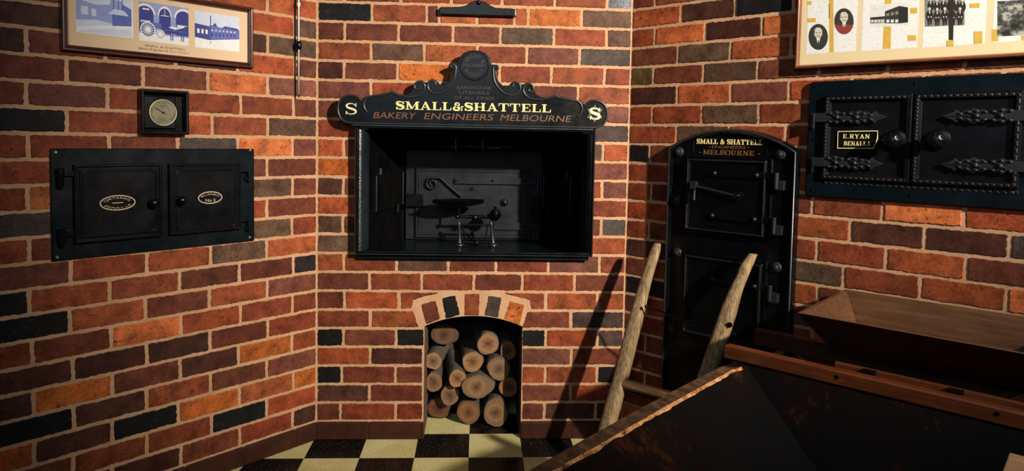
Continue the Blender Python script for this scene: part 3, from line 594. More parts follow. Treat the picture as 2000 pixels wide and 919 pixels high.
# skirting course
def skirt(name, segs, wl):
    mb = MB(); rnd = random.Random(5)
    for a, b in segs:
        x = a; first = True
        while x < b-0.01:
            e = min(b, x+0.238)
            if e-x > 0.01:
                mb.rings([[(x+.003, 0.0, .002), (e-.003, 0.0, .002), (e-.003, 0.0, .082), (x+.003, 0.0, .082)], [(x+.003, -.009, .002), (e-.003, -.009, .002), (e-.003, -.009, .076), (x+.003, -.009, .076)]], False, True)
            x = e
        mb.box(a, b, -0.0065, 0.0, 0.0, 0.080)
    o = mb.build(name, 'skirt', bevel=0.0025); o['kind'] = 'structure'
    og, u, an = WALLS[wl]; o.location = og; o.rotation_euler = (0, 0, an)
skirt('baseboard_back', [(0, HX0), (HX1, W_)], 'b'); skirt('baseboard_left', [(-3.2, 0.0)], 'l'); skirt('baseboard_right', [(0, 3.1)], 'r')
mb = MB(); mb.box(-2.6, 4.0, -4.2, 0.45, -0.05, 0.0); o = mb.build('floor', 'floor'); o['kind'] = 'structure'

# ============================================================ LEFT OVEN DOORS
t = Thing('oven_door_unit', 'blue-black double oven door plate with two oval brass nameplates on the left brick wall', 'oven door', 'l', (-.658, 0, .945))
mb = MB(); mb.box(-1.016, -.300, -.012, 0.004, .945, 1.327); t.part(mb, 'mounting_plate', 'ironblue', bevel=.004)
for px, py in ((109, 297), (489, 293), (112, 502), (488, 463)):
    u, z = P('l', px, py, .014); mb = MB(); mb.lathe_y(u, z, [(.0055, -.010), (.0055, -.0135), (.003, -.0165)], 10); t.part(mb, 'screw', 'screw')
F = lambda px, py, d=.03: P('l', px, py, d)
def oven_door(t, a, b, inner, oval, osx, osz, lines, knob, kd):
    u0, z1 = F(*a); u1, z0 = F(*b)
    mb = MB(); mb.frame(u0, u1, z0, z1, [(0, -.006), (0, -.030), (.003, -.033), (.008, -.033), (.010, -.028), (.016, -.028), (.018, -.031), (.030, -.031)], cap=True)
    d = t.part(mb, 'door', 'ironflat', bevel=.001)
    i0, j1 = F(*inner[0]); i1, j0 = F(*inner[1]); r_ = .012
    path = []
    for cx_, cz_, s0 in ((i1-r_, j0+r_, -PI/2), (i1-r_, j1-r_, 0), (i0+r_, j1-r_, PI/2), (i0+r_, j0+r_, PI)):
        path += [(cx_+r_*math.cos(s0+PI/2*q/4), -.031, cz_+r_*math.sin(s0+PI/2*q/4)) for q in range(5)]
    mb = MB(); mb.tube(path, .0032, 8, closed=True); t.part(mb, 'raised_border', 'ironflat', parent=d, smooth=50)
    cu_, cz_ = F(*oval)
    mb = MB(); mb.tube([(cu_+osx*math.cos(2*PI*i/40), -.034, cz_+osz*math.sin(2*PI*i/40)) for i in range(40)], .0023, 6, closed=True)
    for kind, txt, *ar in lines:
        if kind == 'arc': sans_arc(mb, txt, cu_, cz_+ar[4], ar[0], ar[1], ar[2], ar[3], -.0325, sx=ar[5], sz=ar[6], flip=ar[7])
        elif kind == 'bar': mb.box(cu_-ar[0], cu_+ar[0], -.0335, -.032, cz_-.0012, cz_+.0012)
        else: sans(mb, txt, cu_+ar[0], cu_+ar[1], cz_+ar[2], ar[3], -.0325)
    o = t.part(mb, 'nameplate', 'brass', parent=d, label='oval raised nameplate with worn brass lettering')
    ku, kz = F(*knob, d=.05)
    mb = MB(); mb.lathe_y(ku, kz, [(.016, -.030), (.013, -.034), (.008, -.038), (.007, -.045), (.013, -.050), (.017, -.057), (.016, -.064), (.010, -.070), (.003, -.072)], 20); t.part(mb, 'knob', 'iron', parent=d, smooth=60)
    return d
oven_door(t, (144, 321), (317.5, 461), ((161, 335), (304.5, 449)), (229.4, 395.6), .056, .0255,
          [('arc', 'CARTER&Co', .032, 166, 14, .0098, .001, 1.32, .52, False), ('bar', '', .018), ('arc', 'BENALLA', .032, 200, 340, .0095, -.001, 1.32, .52, True)], (300, 396), 1)
oven_door(t, (330.5, 319.5), (471, 447), ((344.5, 333), (459, 440)), (409.8, 385.5), .0455, .0225,
          [('arc', 'PLANET', .027, 165, 15, .0115, -.001, 1.22, .55, False), ('txt', 'No 5', -.018, .020, -.0155, .011)], (355, 391), 1)
for a, b in (((119, 329), (119, 368)), ((122, 447), (122, 483))):
    u, z1 = F(*a, d=.03); u, z0 = F(*b, d=.03); mb = MB()
    mb.lathe_z(u, -.026, [(.006, z0), (.010, z0+.01), (.012, z1-.012), (.012, z1), (.007, z1+.003)], 16); mb.box(u, u+.045, -.028, -.010, z1-.026, z1-.008)
    t.part(mb, 'hinge', 'ironflat', smooth=40)
for a, b, c in (((471.5, 326), (488, 335), 354), ((471.5, 422), (488, 431), 450)):
    u0, z1 = F(*a, d=.03); u1, z0 = F(*b, d=.03); _, zb = F(488, c, d=.02); mb = MB()
    mb.box(u0-.006, u1+.004, -.034, -.028, z0, z1); mb.lathe_z(u1, -.024, [(.009, zb), (.009, z1)], 14); mb.box(u1-.016, u1, -.024, -.010, zb+.004, zb+.02)
    t.part(mb, 'hinge', 'ironblue', smooth=40)

# ============================================================ OVEN TEMPERATURE GAUGE
t = Thing('oven_thermometer', 'square black cased oven thermometer with a round dial above the left oven doors', 'thermometer', 'l', (-.658, 0, 1.380))
mb = MB(); mb.frame(-.741, -.573, 1.380, 1.544, [(0, 0), (0, -.040), (.003, -.043), (.009, -.043), (.012, -.040), (.013, -.006)], cap=True); t.part(mb, 'housing', 'iron', bevel=.0015)
G_ = zoomer('l', 60, 0, 3.403, .02)
(u0, z1), (u1, z0) = G_([(742, 632), (968, 858)])
mb = MB(); mb.frame(u0, u1, z0, z1, [(0, -.004), (0, -.016), (.004, -.020)], cap=True); t.part(mb, 'backing_panel', 'ironblue', bevel=.001)
(cu_, cz_), = G_([(876, 748)]); R_ = .047
mb = MB(); mb.lathe_y(cu_, cz_, [(R_*.93, -.018), (R_*.93, -.026)], 40); dl = t.part(mb, 'dial', 'dial')
mb = MB()
for i in range(31):
    a = math.radians(225-270*i/30); r0 = .036 if i % 5 else .033
    mb.stroke([(cu_+r0*math.cos(a), cz_+r0*math.sin(a)), (cu_+.040*math.cos(a), cz_+.040*math.sin(a))], [.0005]*2, -.026, -.0263)
mb.stroke([(cu_+.025*math.cos(math.radians(x)), cz_+.025*math.sin(math.radians(x))) for x in range(-30, 220, 10)], [.0004]*25, -.026, -.0263)
t.part(mb, 'scale_marks', 'ink', parent=dl)
mb = MB(); mb.tube([(cu_+R_*math.cos(2*PI*i/40), -.026, cz_+R_*math.sin(2*PI*i/40)) for i in range(40)], .0021, 8, closed=True); t.part(mb, 'bezel', 'brass', smooth=60)
mb = MB(); a = math.radians(149); mb.stroke([(cu_-.008*math.cos(a), cz_-.008*math.sin(a)), (cu_+.024*math.cos(a), cz_+.024*math.sin(a)), (cu_+.036*math.cos(a), cz_+.036*math.sin(a))], [.0012, .0015, .0004], -.0275, -.0285); mb.lathe_y(cu_, cz_, [(.004, -.026), (.004, -.030)], 12); t.part(mb, 'needle', 'ink')

# ============================================================ PICTURE FRAME, LEFT WALL
t = Thing('picture_frame', 'mahogany framed set of three blue historic photographs high on the left wall', 'picture', 'l', (-.645, 0, 1.655))
X0, X1, Z0, Z1 = -.980, -.307, 1.655, 1.900
mb = MB(); mb.frame(X0, X1, Z0, Z1, [(0, -.003), (0, -.020), (.004, -.025), (.009, -.025), (.012, -.021), (.016, -.024), (.020, -.022), (.022, -.015)]); t.part(mb, 'moulding', 'frame', bevel=.0008)
mb = MB(); mb.box(X0+.015, X1-.015, -.012, -.003, Z0+.015, Z1-.015); mt = t.part(mb, 'mount_card', 'mat')
G_ = zoomer('l', 60, 0, 3.403, .013)
class Pic:
    def __init__(s, u0, u1, z0, z1, y): s.a = (u0, u1, z0, z1); s.y = y; s.l = 0; s.d = {}
    def pt(s, x, z): u0, u1, z0, z1 = s.a; return (u0+(u1-u0)*x, z0+(z1-z0)*z)
    def poly(s, mat, pts):
        s.l += 1; mb = s.d.setdefault(mat, MB()); q = [s.pt(min(1, max(0, x)), min(1, max(0, z))) for x, z in pts]; mb.prism(q, s.y-.000012*s.l, s.y)
    def rect(s, mat, x0, z0, x1, z1): s.poly(mat, [(x0, z0), (x1, z0), (x1, z1), (x0, z1)])
    def disc(s, mat, x, z, rx, rz, n=18): s.poly(mat, [(x+rx*math.cos(2*PI*i/n), z+rz*math.sin(2*PI*i/n)) for i in range(n)])
    def done(s, t, name, parent, label=None):
        mats = list(s.d); mb = MB()
        for i, mt_ in enumerate(mats): mb.mi = i; mb.add(s.d[mt_].v, s.d[mt_].f)
        return t.part(mb, name, mats, parent=parent, label=label)
u_ = G_([(305, 243), (682, 243), (722, 283), (1050, 283), (1092, 317), (1387, 317)])
zb, zt = Z0+.067, Z1-.041
p = Pic(u_[0][0], u_[1][0], zb, zt+.004, -.0125); p.rect('pw', 0, 0, 1, 1)
p.rect('pb1', .02, .02, .98, .98); p.poly('pb2', [(.0, .30), (.35, .36), (.62, .30), (.62, .78), (.35, .72), (.0, .80)]); p.poly('pb4', [(.62, .18), (.97, .28), (.97, .72), (.80, .82), (.62, .62)]); p.poly('pb2', [(.55, .58), (.80, .58), (.80, .88), (.60, .90)])
for x in (.64, .73, .80): p.rect('pb3', x, .45, x+.012, .95)
p.rect('pb3', .42, .90, .70, .93); p.poly('pb1', [(.55, .54), (.66, .68), (.84, .66), (.92, .54)]); p.poly('pw', [(.0, .04), (.5, .16), (.98, .22), (.98, .30), (.5, .24), (0, .14)]); p.rect('pb1', .08, .45, .2, .65); p.rect('pb1', .26, .44, .34, .62)
p.done(t, 'photograph', mt, 'pale blue print of a long building and verandah')
p = Pic(u_[2][0], u_[3][0], zb-.004, zt, -.0125); p.rect('pb2', 0, 0, 1, 1)
p.rect('pw', 0, 0, 1, .20); p.rect('pb2', 0, .2, 1, .24)
for cx_ in (.12, .51, .90):
    rw = .20 if cx_ != .51 else .14
    p.poly('pw', [(cx_+rw*math.cos(PI*i/14), .70+(.26)*math.sin(PI*i/14)) for i in range(15)]+[(cx_-rw*.82, .70)]+[(cx_-rw*.82*math.cos(PI*i/14), .70+.20*math.sin(PI*i/14)) for i in range(15)])
    p.poly('pb3', [(cx_-rw*.82, .24), (cx_+rw*.82, .24)]+[(cx_+rw*.82*math.cos(PI*i/14), .70+.20*math.sin(PI*i/14)) for i in range(15)])
p.rect('pw', .03, .47, .22, .53); p.rect('pw', .07, .80, .20, .84); p.rect('pw', .76, .45, .98, .52); p.rect('pw', .43, .70, .59, .72); p.rect('pw', .505, .70, .515, .88)
p.rect('pb4', .04, .36, .44, .50)
for cx_, cz_, r_ in ((.17, .30, .15), (.42, .22, .09)):
    p.disc('pw', cx_, cz_, r_, r_*1.35, 22); p.disc('pb3', cx_, cz_, r_*.86, r_*1.16, 22)
    for i in range(8):
        a = PI*i/8; dx, dz = r_*.86*math.cos(a), r_*1.16*math.sin(a); n_ = (-math.sin(a)*.008, math.cos(a)*.010)
        p.poly('pw', [(cx_-dx+n_[0], cz_-dz+n_[1]), (cx_-dx-n_[0], cz_-dz-n_[1]), (cx_+dx-n_[0], cz_+dz-n_[1]), (cx_+dx+n_[0], cz_+dz+n_[1])])
    p.disc('pw', cx_, cz_, r_*.2, r_*.27, 10)
p.poly('pb3', [(.58, .30), (.62, .42), (.78, .40), (.88, .46), (.96, .52), (1, .46), (.93, .40), (.90, .28), (.72, .26)]); p.poly('pw', [(.58, .42), (.66, .46), (.80, .44), (.92, .52), (.90, .46), (.72, .38)])
for x in (.62, .66, .84, .88): p.rect('pb3', x, .09, x+.018, .30)
p.rect('pb4', .50, .34, .95, .355); p.done(t, 'photograph', mt, 'blue print of a horse and cart before three arches')
p = Pic(u_[4][0], u_[5][0], zb-.006, zt-.004, -.0125); p.rect('pw', 0, 0, 1, 1); p.rect('pb1', 0, .42, 1, 1)
p.poly('pb3', [(0, .28), (.32, .24), (.32, .62), (0, .66)]); p.poly('pb4', [(.32, .24), (1, .36), (1, .62), (.62, .62), (.32, .66)]); p.poly('pb3', [(.38, .64), (.44, .74), (.50, .64)]); p.poly('pb3', [(.60, .62), (.66, .68), (.95, .66), (1, .60)])
for i in range(7): p.rect('pb1', .36+i*.085, .50+i*.004, .40+i*.085, .54+i*.004); p.rect('pb3', .36+i*.085, .34+i*.01, .40+i*.085, .45+i*.006)
for i in range(3): p.rect('pw', .05+i*.09, .40, .10+i*.09, .52)
p.rect('pb3', .335, .16, .355, .92); p.poly('pw', [(0, .28), (.32, .24), (.6, .28), (1, .36), (1, .33), (.6, .24), (.32, .20), (0, .23)]); p.done(t, 'photograph', mt, 'blue print of a corner factory building')
q = G_([(760, 300), (1030, 325), (718, 318), (940, 345), (1055, 352)])
mb = MB(); sans(mb, 'SMALL & SHATTELL', q[0][0], q[1][0], Z0+.0435, .0075, -.0122, .0003); sans(mb, 'Bakery Engineers & O', q[2][0], q[3][0], Z0+.0315, .0075, -.0122, .0003); t.part(mb, 'caption', 'ink', parent=mt)
mb = MB(); sans(mb, 'ven Builders', q[3][0]+.001, q[4][0], Z0+.0315, .0075, -.0122, .0003); t.part(mb, 'caption_end', 'redink', parent=mt, label='end of the caption in faded red')
mb = MB(); mb.box(X0+.018, X1-.018, -.0165, -.0145, Z0+.018, Z1-.018); t.part(mb, 'glass_pane', 'glass')

# ============================================================ STEEL ROD
t = Thing('steel_rod', 'slim polished steel rod in a black collar beside the left corner', 'rod', 'l', (-.110, 0, 1.549))
mb = MB(); mb.tube([(-.112, -.034, 2.20), (-.112, -.034, 1.90), (-.111, -.034, 1.562)], [.0058, .0055, .0048], 12); mb.tube([(-.111, -.034, 1.562), (-.111, -.034, 1.552), (-.111, -.034, 1.545)], [.0048, .003, .0008], 12); t.part(mb, 'shaft', 'steel', smooth=50)
mb = MB(); zc = P('l', 578, 88, .034)[1]; mb.tube([(-.111, -.034, zc-.018), (-.111, -.034, zc-.010), (-.111, -.034, zc+.010), (-.111, -.034, zc+.018)], [.008, .013, .013, .008], 16); mb.box(-.117, -.105, -.03, .003, zc-.008, zc+.008); t.part(mb, 'collar', 'iron', smooth=40)
zc = P('l', 578, 8, .034)[1]; mb = MB(); mb.tube([(-.112, -.034, zc-.008), (-.112, -.034, zc+.008)], [.0085, .0085], 14); t.part(mb, 'ferrule', 'brass', smooth=40)

# ============================================================ BLACK BAR ABOVE THE SIGN
t = Thing('iron_wall_bracket', 'black iron bar with a domed middle boss on the wall above the carved sign', 'bracket', 'b', (.708, 0, 1.934))
K = zoomer('b', 800, 0, 4.348, .03)
top = K([(250, 62), (430, 58), (480, 45), (520, 18), (560, 4), (600, 4), (640, 14), (680, 42), (730, 66), (905, 76)]); bot = K([(905, 138), (250, 122)])
zb0 = (bot[0][1]+bot[1][1])/2; 
mb = MB(); mb.prism([(x, z) for x, z in top]+[(bot[0][0], zb0), (bot[1][0], zb0)], -.030, .002); t.part(mb, 'bar', 'iron', bevel=.004, seg=3)
cu_, cz_ = K([(585, 22)])[0]; mb = MB(); mb.lathe_y(cu_, cz_, [(.011, -.026), (.010, -.034), (.006, -.038), (.002, -.039)], 16); t.part(mb, 'boss', 'iron', smooth=60)
a = K([(800, 80), (870, 130)]); mb = MB(); mb.frame(a[0][0], a[1][0], a[1][1], a[0][1], [(0, -.029), (0, -.033), (.003, -.033), (.004, -.031)], cap=True); t.part(mb, 'end_panel', 'iron')

# ============================================================ CENTRE OVEN MOUTH
t = Thing('oven_mouth_surround', 'deep black cast iron oven mouth below the carved bakery sign', 'oven', 'b', (.708, 0, .857))
ox0 = P('b', 691.5, 370, .05)[0]; ox1 = P('b', 1161, 370, .05)[0]; oz0 = P('b', 920, 500, .05)[1]; oz1 = 1.448
mb = MB(); mb.frame(ox0, ox1, oz0, oz1, [(0, .003), (0, -.044), (.003, -.050), (.008, -.051), (.011, -.047), (.013, -.043), (.018, -.043), (.018, -.010)]); t.part(mb, 'rim', 'iron', bevel=.001)
mb = MB(); mb.tube([(ox0+.005, -.050, oz0+.005), (ox1-.005, -.050, oz0+.005), (ox1-.005, -.050, oz1-.005), (ox0+.005, -.050, oz1-.005)], .0035, 8, closed=True); t.part(mb, 'edge_bead', 'edgeiron', smooth=50)  # added tube, paints the highlight along the rim
for sx, nm in ((1, 'ironrough'), (-1, 'ironrough')):
    xa = (ox0+.018) if sx > 0 else (ox1-.018); mb = MB(); loops = []
    for z in [oz0+.018+(oz1-oz0-.05)*i/24 for i in range(25)]:
        loops.append([(xa+sx*(.002+.030*math.sin(a)), -.040+.085*(1-math.cos(a)), z) for a in [PI/2*j/8 for j in range(9)]]+[(xa-sx*.002, .05, z)])
    mb.rings(loops, True, True); t.part(mb, 'rounded_jamb', nm if sx > 0 else 'iron', smooth=60, label='rounded rough cast jamb on the %s' % ('left' if sx > 0 else 'right'))  # lit left jamb lighter, unlit right jamb darker, by colour
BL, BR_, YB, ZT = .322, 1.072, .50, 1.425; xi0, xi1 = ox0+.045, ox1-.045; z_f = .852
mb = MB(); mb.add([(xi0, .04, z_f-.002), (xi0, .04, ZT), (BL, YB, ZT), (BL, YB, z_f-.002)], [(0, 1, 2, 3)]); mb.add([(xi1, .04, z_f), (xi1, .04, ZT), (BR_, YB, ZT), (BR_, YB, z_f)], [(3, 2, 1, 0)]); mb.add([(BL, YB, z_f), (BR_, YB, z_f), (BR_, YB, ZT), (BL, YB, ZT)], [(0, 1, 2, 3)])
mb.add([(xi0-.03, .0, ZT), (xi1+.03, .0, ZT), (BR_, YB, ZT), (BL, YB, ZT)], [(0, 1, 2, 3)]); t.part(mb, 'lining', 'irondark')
mb = MB(); mb.hexa([(ox0+.016, -.03, z_f-.012), (ox1-.016, -.03, z_f-.012), (BR_+.01, YB, z_f-.012), (BL-.01, YB, z_f-.012), (ox0+.016, -.03, z_f), (ox1-.016, -.03, z_f), (BR_+.01, YB, z_f), (BL-.01, YB, z_f)]); t.part(mb, 'floor_plate', 'ironblue')
# doors on the splayed cheeks
for side, xs, bits in ((1, (727, 780), 'l'), (-1, (1069, 1122), 'r')):
    A_ = Vector((xi0, .04, 0)) if side > 0 else Vector((xi1, .04, 0)); B_ = Vector((BL, YB, 0)) if side > 0 else Vector((BR_, YB, 0))
    def pt(px, z):
        lo, hi = 0.0, 1.0
        for _ in range(30):
            m_ = (lo+hi)/2; x_, _y = proj((A_+(B_-A_)*m_)+Vector((0, 0, z)))
            if (x_ < px) == (side > 0): lo = m_
            else: hi = m_
        return A_+(B_-A_)*lo
    nn = (B_-A_).normalized(); nn = Vector((nn.y, -nn.x, 0))*side
    pa, pb = pt(xs[0], 1.15), pt(xs[1], 1.15); ex = (pb-pa).normalized()*.02; pa2, pb2 = pa-ex, pb+ex; z0, z1 = 1.035, 1.235
    mb = MB(); o1, o2 = nn*.004, nn*.016
    mb.hexa([tuple(pa2+o1+Vector((0,0,z0))), tuple(pb2+o1+Vector((0,0,z0))), tuple(pb2+o2+Vector((0,0,z0))), tuple(pa2+o2+Vector((0,0,z0))), tuple(pa2+o1+Vector((0,0,z1))), tuple(pb2+o1+Vector((0,0,z1))), tuple(pb2+o2+Vector((0,0,z1))), tuple(pa2+o2+Vector((0,0,z1)))])
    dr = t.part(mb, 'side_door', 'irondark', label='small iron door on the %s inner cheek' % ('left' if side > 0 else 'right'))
    for q in (pa, pb):
        mb = MB(); c_ = q+nn*.020; mb.tube([tuple(c_+Vector((0, 0, z0+.005))), tuple(c_+Vector((0, 0, z1-.03)))], .0042, 8); t.part(mb, 'door_bar', 'edgeiron', parent=dr, smooth=50)
    c_ = (pa if side > 0 else pb)*.88+(pb if side > 0 else pa)*.12+nn*.022; mb = MB(); mb.tube([tuple(c_+Vector((0, 0, z1-.026))), tuple(c_+Vector((0, 0, z1+.004)))], .007, 8); t.part(mb, 'hinge_knuckle', 'edgeiron', parent=dr, smooth=50)
    c_ = (pb if side > 0 else pa)*.8+(pa if side > 0 else pb)*.2+nn*.022; e_ = (pb-pa).normalized()*side; mb = MB(); mb.tube([tuple(c_+Vector((0, 0, z0+.01))), tuple(c_+nn*.004-e_*.02+Vector((0, 0, z0-.025)))], .004, 8); t.part(mb, 'latch', 'edgeiron', parent=dr, smooth=50)
# oven door on the back of the mouth
Bz = zoomer('b', 780, 270, 3.997, -.475)
def bb(x0, y0, x1, y1):
    a = Bz([(x0, (y0)), (x1, y0), (x0, y1), (x1, y1)]); return a[0][0]*.5+a[2][0]*.5, a[1][0]*.5+a[3][0]*.5, (a[2][1]+a[3][1])/2, (a[0][1]+a[1][1])/2
x0, x1, z0, z1 = bb(50, 98, 1110, 790); z0 = z_f+.002
mb = MB(); mb.box(x0, x1, .480, .499, z0, z1); bp = t.part(mb, 'back_door_plate', 'nicheiron', bevel=.002)
x0, x1, z0, z1 = bb(128, 232, 1028, 775)
mb = MB(); mb.frame(x0, x1, z0, z1, [(0, .480), (0, .466), (.002, .463), (.005, .463), (.007, .468), (.014, .468), (.016, .464), (.020, .464), (.022, .470)], cap=True); dr = t.part(mb, 'back_door', 'nicheiron', parent=bp, bevel=.0008)
mb = MB(); mb.tube([(x0+.004, .462, z0+.004), (x1-.004, .462, z0+.004), (x1-.004, .462, z1-.004), (x0+.004, .462, z1-.004)], .0028, 6, closed=True); t.part(mb, 'door_edge', 'edgeiron', parent=bp)  # added outline, bright colour stands in for the edge highlight
def strap(x0, y0, x1, y1, pointed):
    a0, a1, b0, b1 = bb(x0, y0, x1, y1); mb = MB(); h = (b1-b0)
    mb.prism(([(a0, b0+h*.35), (a0+.004, b0+.002), (a0+.012, b0)] if pointed else [(a0, b0)])+[(a1, b0), (a1, b1)]+([(a0+.012, b1), (a0+.004, b1-.002), (a0, b1-h*.35)] if pointed else [(a0, b1)]), .455, .466); return mb
t.part(strap(428, 303, 1065, 357, True), 'strap_hinge', 'nicheiron', parent=bp, bevel=.001); t.part(strap(735, 655, 1065, 712, False), 'strap_hinge', 'nicheiron', parent=bp, bevel=.001)
for a in (445, 728, 985):
    c_ = Bz([(a, 330)])[0]; mb = MB(); mb.lathe_y(c_[0], c_[1], [(.007, .456), (.006, .450), (.002, .447)], 12); t.part(mb, 'rivet', 'iron', parent=bp, smooth=60)
c_ = Bz([(985, 682)])[0]; mb = MB(); mb.lathe_y(c_[0], c_[1], [(.007, .456), (.006, .450), (.002, .447)], 12); t.part(mb, 'rivet', 'iron', parent=bp, smooth=60)
for y0_, y1_ in ((303, 432), (655, 780)):
    a0, a1, b0, b1 = bb(1062, y0_, 1095, y1_); mb = MB(); zm = b0+(b1-b0)*.5; mb.lathe_z((a0+a1)/2, .460, [(.010, b0), (.010, zm-.003), (.014, zm-.002), (.014, zm+.002), (.009, zm+.003), (.009, b1)], 14); t.part(mb, 'hinge_pin', 'edgeiron', parent=bp, smooth=40)
a0, a1, b0, b1 = bb(1036, 440, 1098, 650); mb = MB(); mb.box(a0, a1, .458, .480, b0, b1); t.part(mb, 'hinge_plate', 'ironflat', parent=bp, bevel=.002)
a0, a1, b0, b1 = bb(52, 432, 190, 528); mb = MB(); mb.box(a0, a1, .444, .480, b0, b1); t.part(mb, 'latch_keeper', 'ironflat', parent=bp, bevel=.003)
c_ = Bz([(820, 497)])[0]; mb = MB(); mb.lathe_y(c_[0], c_[1], [(.021, .466), (.020, .460), (.008, .459), (.008, .450), (.002, .447)], 20); t.part(mb, 'pivot_disc', 'iron', parent=bp, smooth=40)
c_ = Bz([(565, 395)])[0]; mb = MB(); mb.lathe_y(c_[0], c_[1], [(.010, .470), (.009, .4665)], 14); t.part(mb, 'peep_hole', 'irondark', parent=bp)
sp_ = [Bz([(258+ (52-4.3*i)*math.cos(math.radians(-60-i*62)), 352+(52-4.3*i)*math.sin(math.radians(-60-i*62)))])[0] for i in range(10)]
pth = [Bz([(490, 452)])[0], Bz([(410, 388)])[0], Bz([(335, 318)])[0], Bz([(305, 305)])[0]]+sp_
mb = MB(); mb.tube([(x, .452, z) for x, z in poly_interp(pth, 4)], .0062, 8); t.part(mb, 'scroll_handle', 'nicheiron', parent=bp, smooth=60)
# damper linkage under the roof of the mouth
Tz = zoomer('b', 780, 270, 3.997, -.30)
mb = MB(); q = Tz([(330, 62), (880, 66)]); mb.tube([(q[0][0], .30, q[0][1]), (q[1][0], .30, q[1][1])], .0045, 8)
for xa, w_ in ((360, .012), (405, .010), (560, .034)): c_ = Tz([(xa, 62)])[0]; mb.ball(c_[0], .30, c_[1], w_, .009, .009)
for xa in (440, 650): c_ = Tz([(xa, 62)])[0]; mb.box(c_[0]-.003, c_[0]+.003, .292, .308, c_[1]-.018, ZT+.001)
c_ = Tz([(760, 66)])[0]; mb.box(c_[0]-.05, c_[0]+.02, .294, .306, c_[1]-.008, c_[1]-.001); t.part(mb, 'damper_linkage', 'edgeiron', smooth=40)

# ============================================================ BALANCE SCALE inside the mouth
SY = .31
t = Thing('balance_scale', 'black two-legged balance scale with a long scoop pan standing in the oven mouth', 'scale', None, (.72, SY, z_f))
Sz = zoomer('b', 780, 270, 3.997, -SY)
def SP(x, y): return Sz([(x, y)])[0]
mb = MB()
fl, fr_ = SP(470, 828), SP(733, 828)
for k_, f_ in enumerate((fl, fr_)):
    topx = SP(466 if k_ == 0 else 716, 655)
    mb = MB(); mb.rings([[(f_[0]+(topx[0]-f_[0])*tt+r_*math.cos(2*PI*i/16), SY+r_*math.sin(2*PI*i/16), z_f+(topx[1]-z_f)*tt) for i in range(16)] for tt, r_ in ((0, .022), (.05, .021), (.09, .013), (.15, .011), (.8, .007), (.9, .009), (1, .006))], True, True)
    t.part(mb, 'leg', 'edgeiron', smooth=50)
mb = MB(); a_ = SP(470, 600)[1]
mb.tube([(fl[0], SY, z_f+.018), ((fl[0]+fr_[0])/2, SY, z_f+.012), (fr_[0], SY, z_f+.018)], .007, 8); zt_ = SP(500, 675)[1]; mb.tube([(fl[0]+.004, SY, zt_), (fr_[0]-.004, SY, zt_)], .006, 8)
mb.tube([(SP(490, 690)[0], SY, zt_), (SP(518, 775)[0], SY, z_f+.02)], .004, 8); mb.tube([(SP(690, 690)[0], SY, zt_), (SP(668, 775)[0], SY, z_f+.02)], .004, 8); mb.ball((fl[0]+fr_[0])/2, SY, z_f+.012, .014, .014, .012); t.part(mb, 'frame', 'iron', smooth=50)
mb = MB(); b0_, b1_ = SP(445, 610), SP(760, 632); bm_ = SP(590, 618); mb.tube([(b0_[0], SY, b0_[1]), (bm_[0], SY, bm_[1]+.004), (b1_[0], SY, b0_[1]-.002)], [.006, .010, .006], 8); mb.ball(bm_[0], SY-.01, bm_[1], .016, .012, .016); mb.ball(b0_[0]+.004, SY, b0_[1], .012); t.part(mb, 'beam', 'iron', smooth=50)
mb = MB(); pc = SP(462, 500); x0 = SP(262, 490)[0]; x1 = SP(660, 480)[0]; prof = []
for i in range(13):
    tt = i/12; x_ = x0+(x1-x0)*tt; w_ = .010+.060*math.sin(PI*min(1, max(0, .12+tt*.80)))**.7; dp = .030*math.sin(PI*min(1, .12+.8*tt))**.8+.004
    prof.append([(x_, SY-w_*math.cos(PI*j/8), pc[1]+.012-dp*math.sin(PI*j/8)) for j in range(9)]+[(x_, SY+w_*.95*math.cos(PI*j/8), pc[1]+.014-dp*.86*math.sin(PI*j/8)) for j in range(9)])
mb.rings(prof, True, True); t.part(mb, 'scoop_pan', 'iron', smooth=60)
mb = MB(); s0 = SP(466, 540); mb.tube([(s0[0], SY, pc[1]-.014), (s0[0], SY, b0_[1])], .006, 8); t.part(mb, 'pan_stem', 'iron', smooth=50)
wc = SP(742, 600); mb = MB(); zz0 = SP(740, 645)[1]
mb.lathe_z(wc[0], SY, [(.010, zz0), (.022, zz0+.008), (.030, zz0+.020), (.036, zz0+.032), (.038, zz0+.038), (.034, zz0+.038)], 24); t.part(mb, 'weight_plate', 'iron', smooth=50)
t2 = Thing('scale_weight', 'small stack of round iron weights on the right plate of the scale', 'weight', None, (wc[0]+.004, SY, zz0+.038))
mb = MB(); z_ = zz0+.0382; mb.lathe_z(wc[0]+.004, SY, [(.026, z_), (.026, z_+.010), (.020, z_+.011), (.020, z_+.020), (.010, z_+.021), (.006, z_+.026), (.009, z_+.031), (.004, z_+.036)], 20); t2.part(mb, 'weight_body', 'brass' if 0 else 'iron', smooth=40)

# ============================================================ CARVED SIGN over the oven mouth
SD = .070
Sg = zoomer('b', 640, 90, 3.571, SD)
t = Thing('bakery_sign', 'black scroll-topped cast iron sign with gold and bronze lettering over the oven mouth', 'sign', 'b', (.708, 0, 1.440))
half = [(155, 541), (120, 533), (90, 512), (70, 478), (65, 435), (74, 385), (105, 350), (155, 335), (205, 345), (240, 372), (262, 352), (320, 337), (400, 327), (430, 320), (445, 310), (460, 318), (500, 334), (545, 336), (578, 320), (596, 292), (602, 262), (622, 242), (655, 238), (688, 254), (705, 240), (740, 230), (768, 246), (785, 268), (820, 268), (850, 240), (868, 205), (876, 165), (862, 158), (850, 145), (855, 128), (880, 122), (905, 122), (914, 85), (945, 48), (990, 30), (1020, 27)]
hw = Sg(half); uc = Sg([(1020, 450)])[0][0]; zbot = hw[0][1]
hw = [(x, z+0.0) for x, z in hw]
outline = hw+[(2*uc-x, z) for x, z in hw[::-1][1:]]
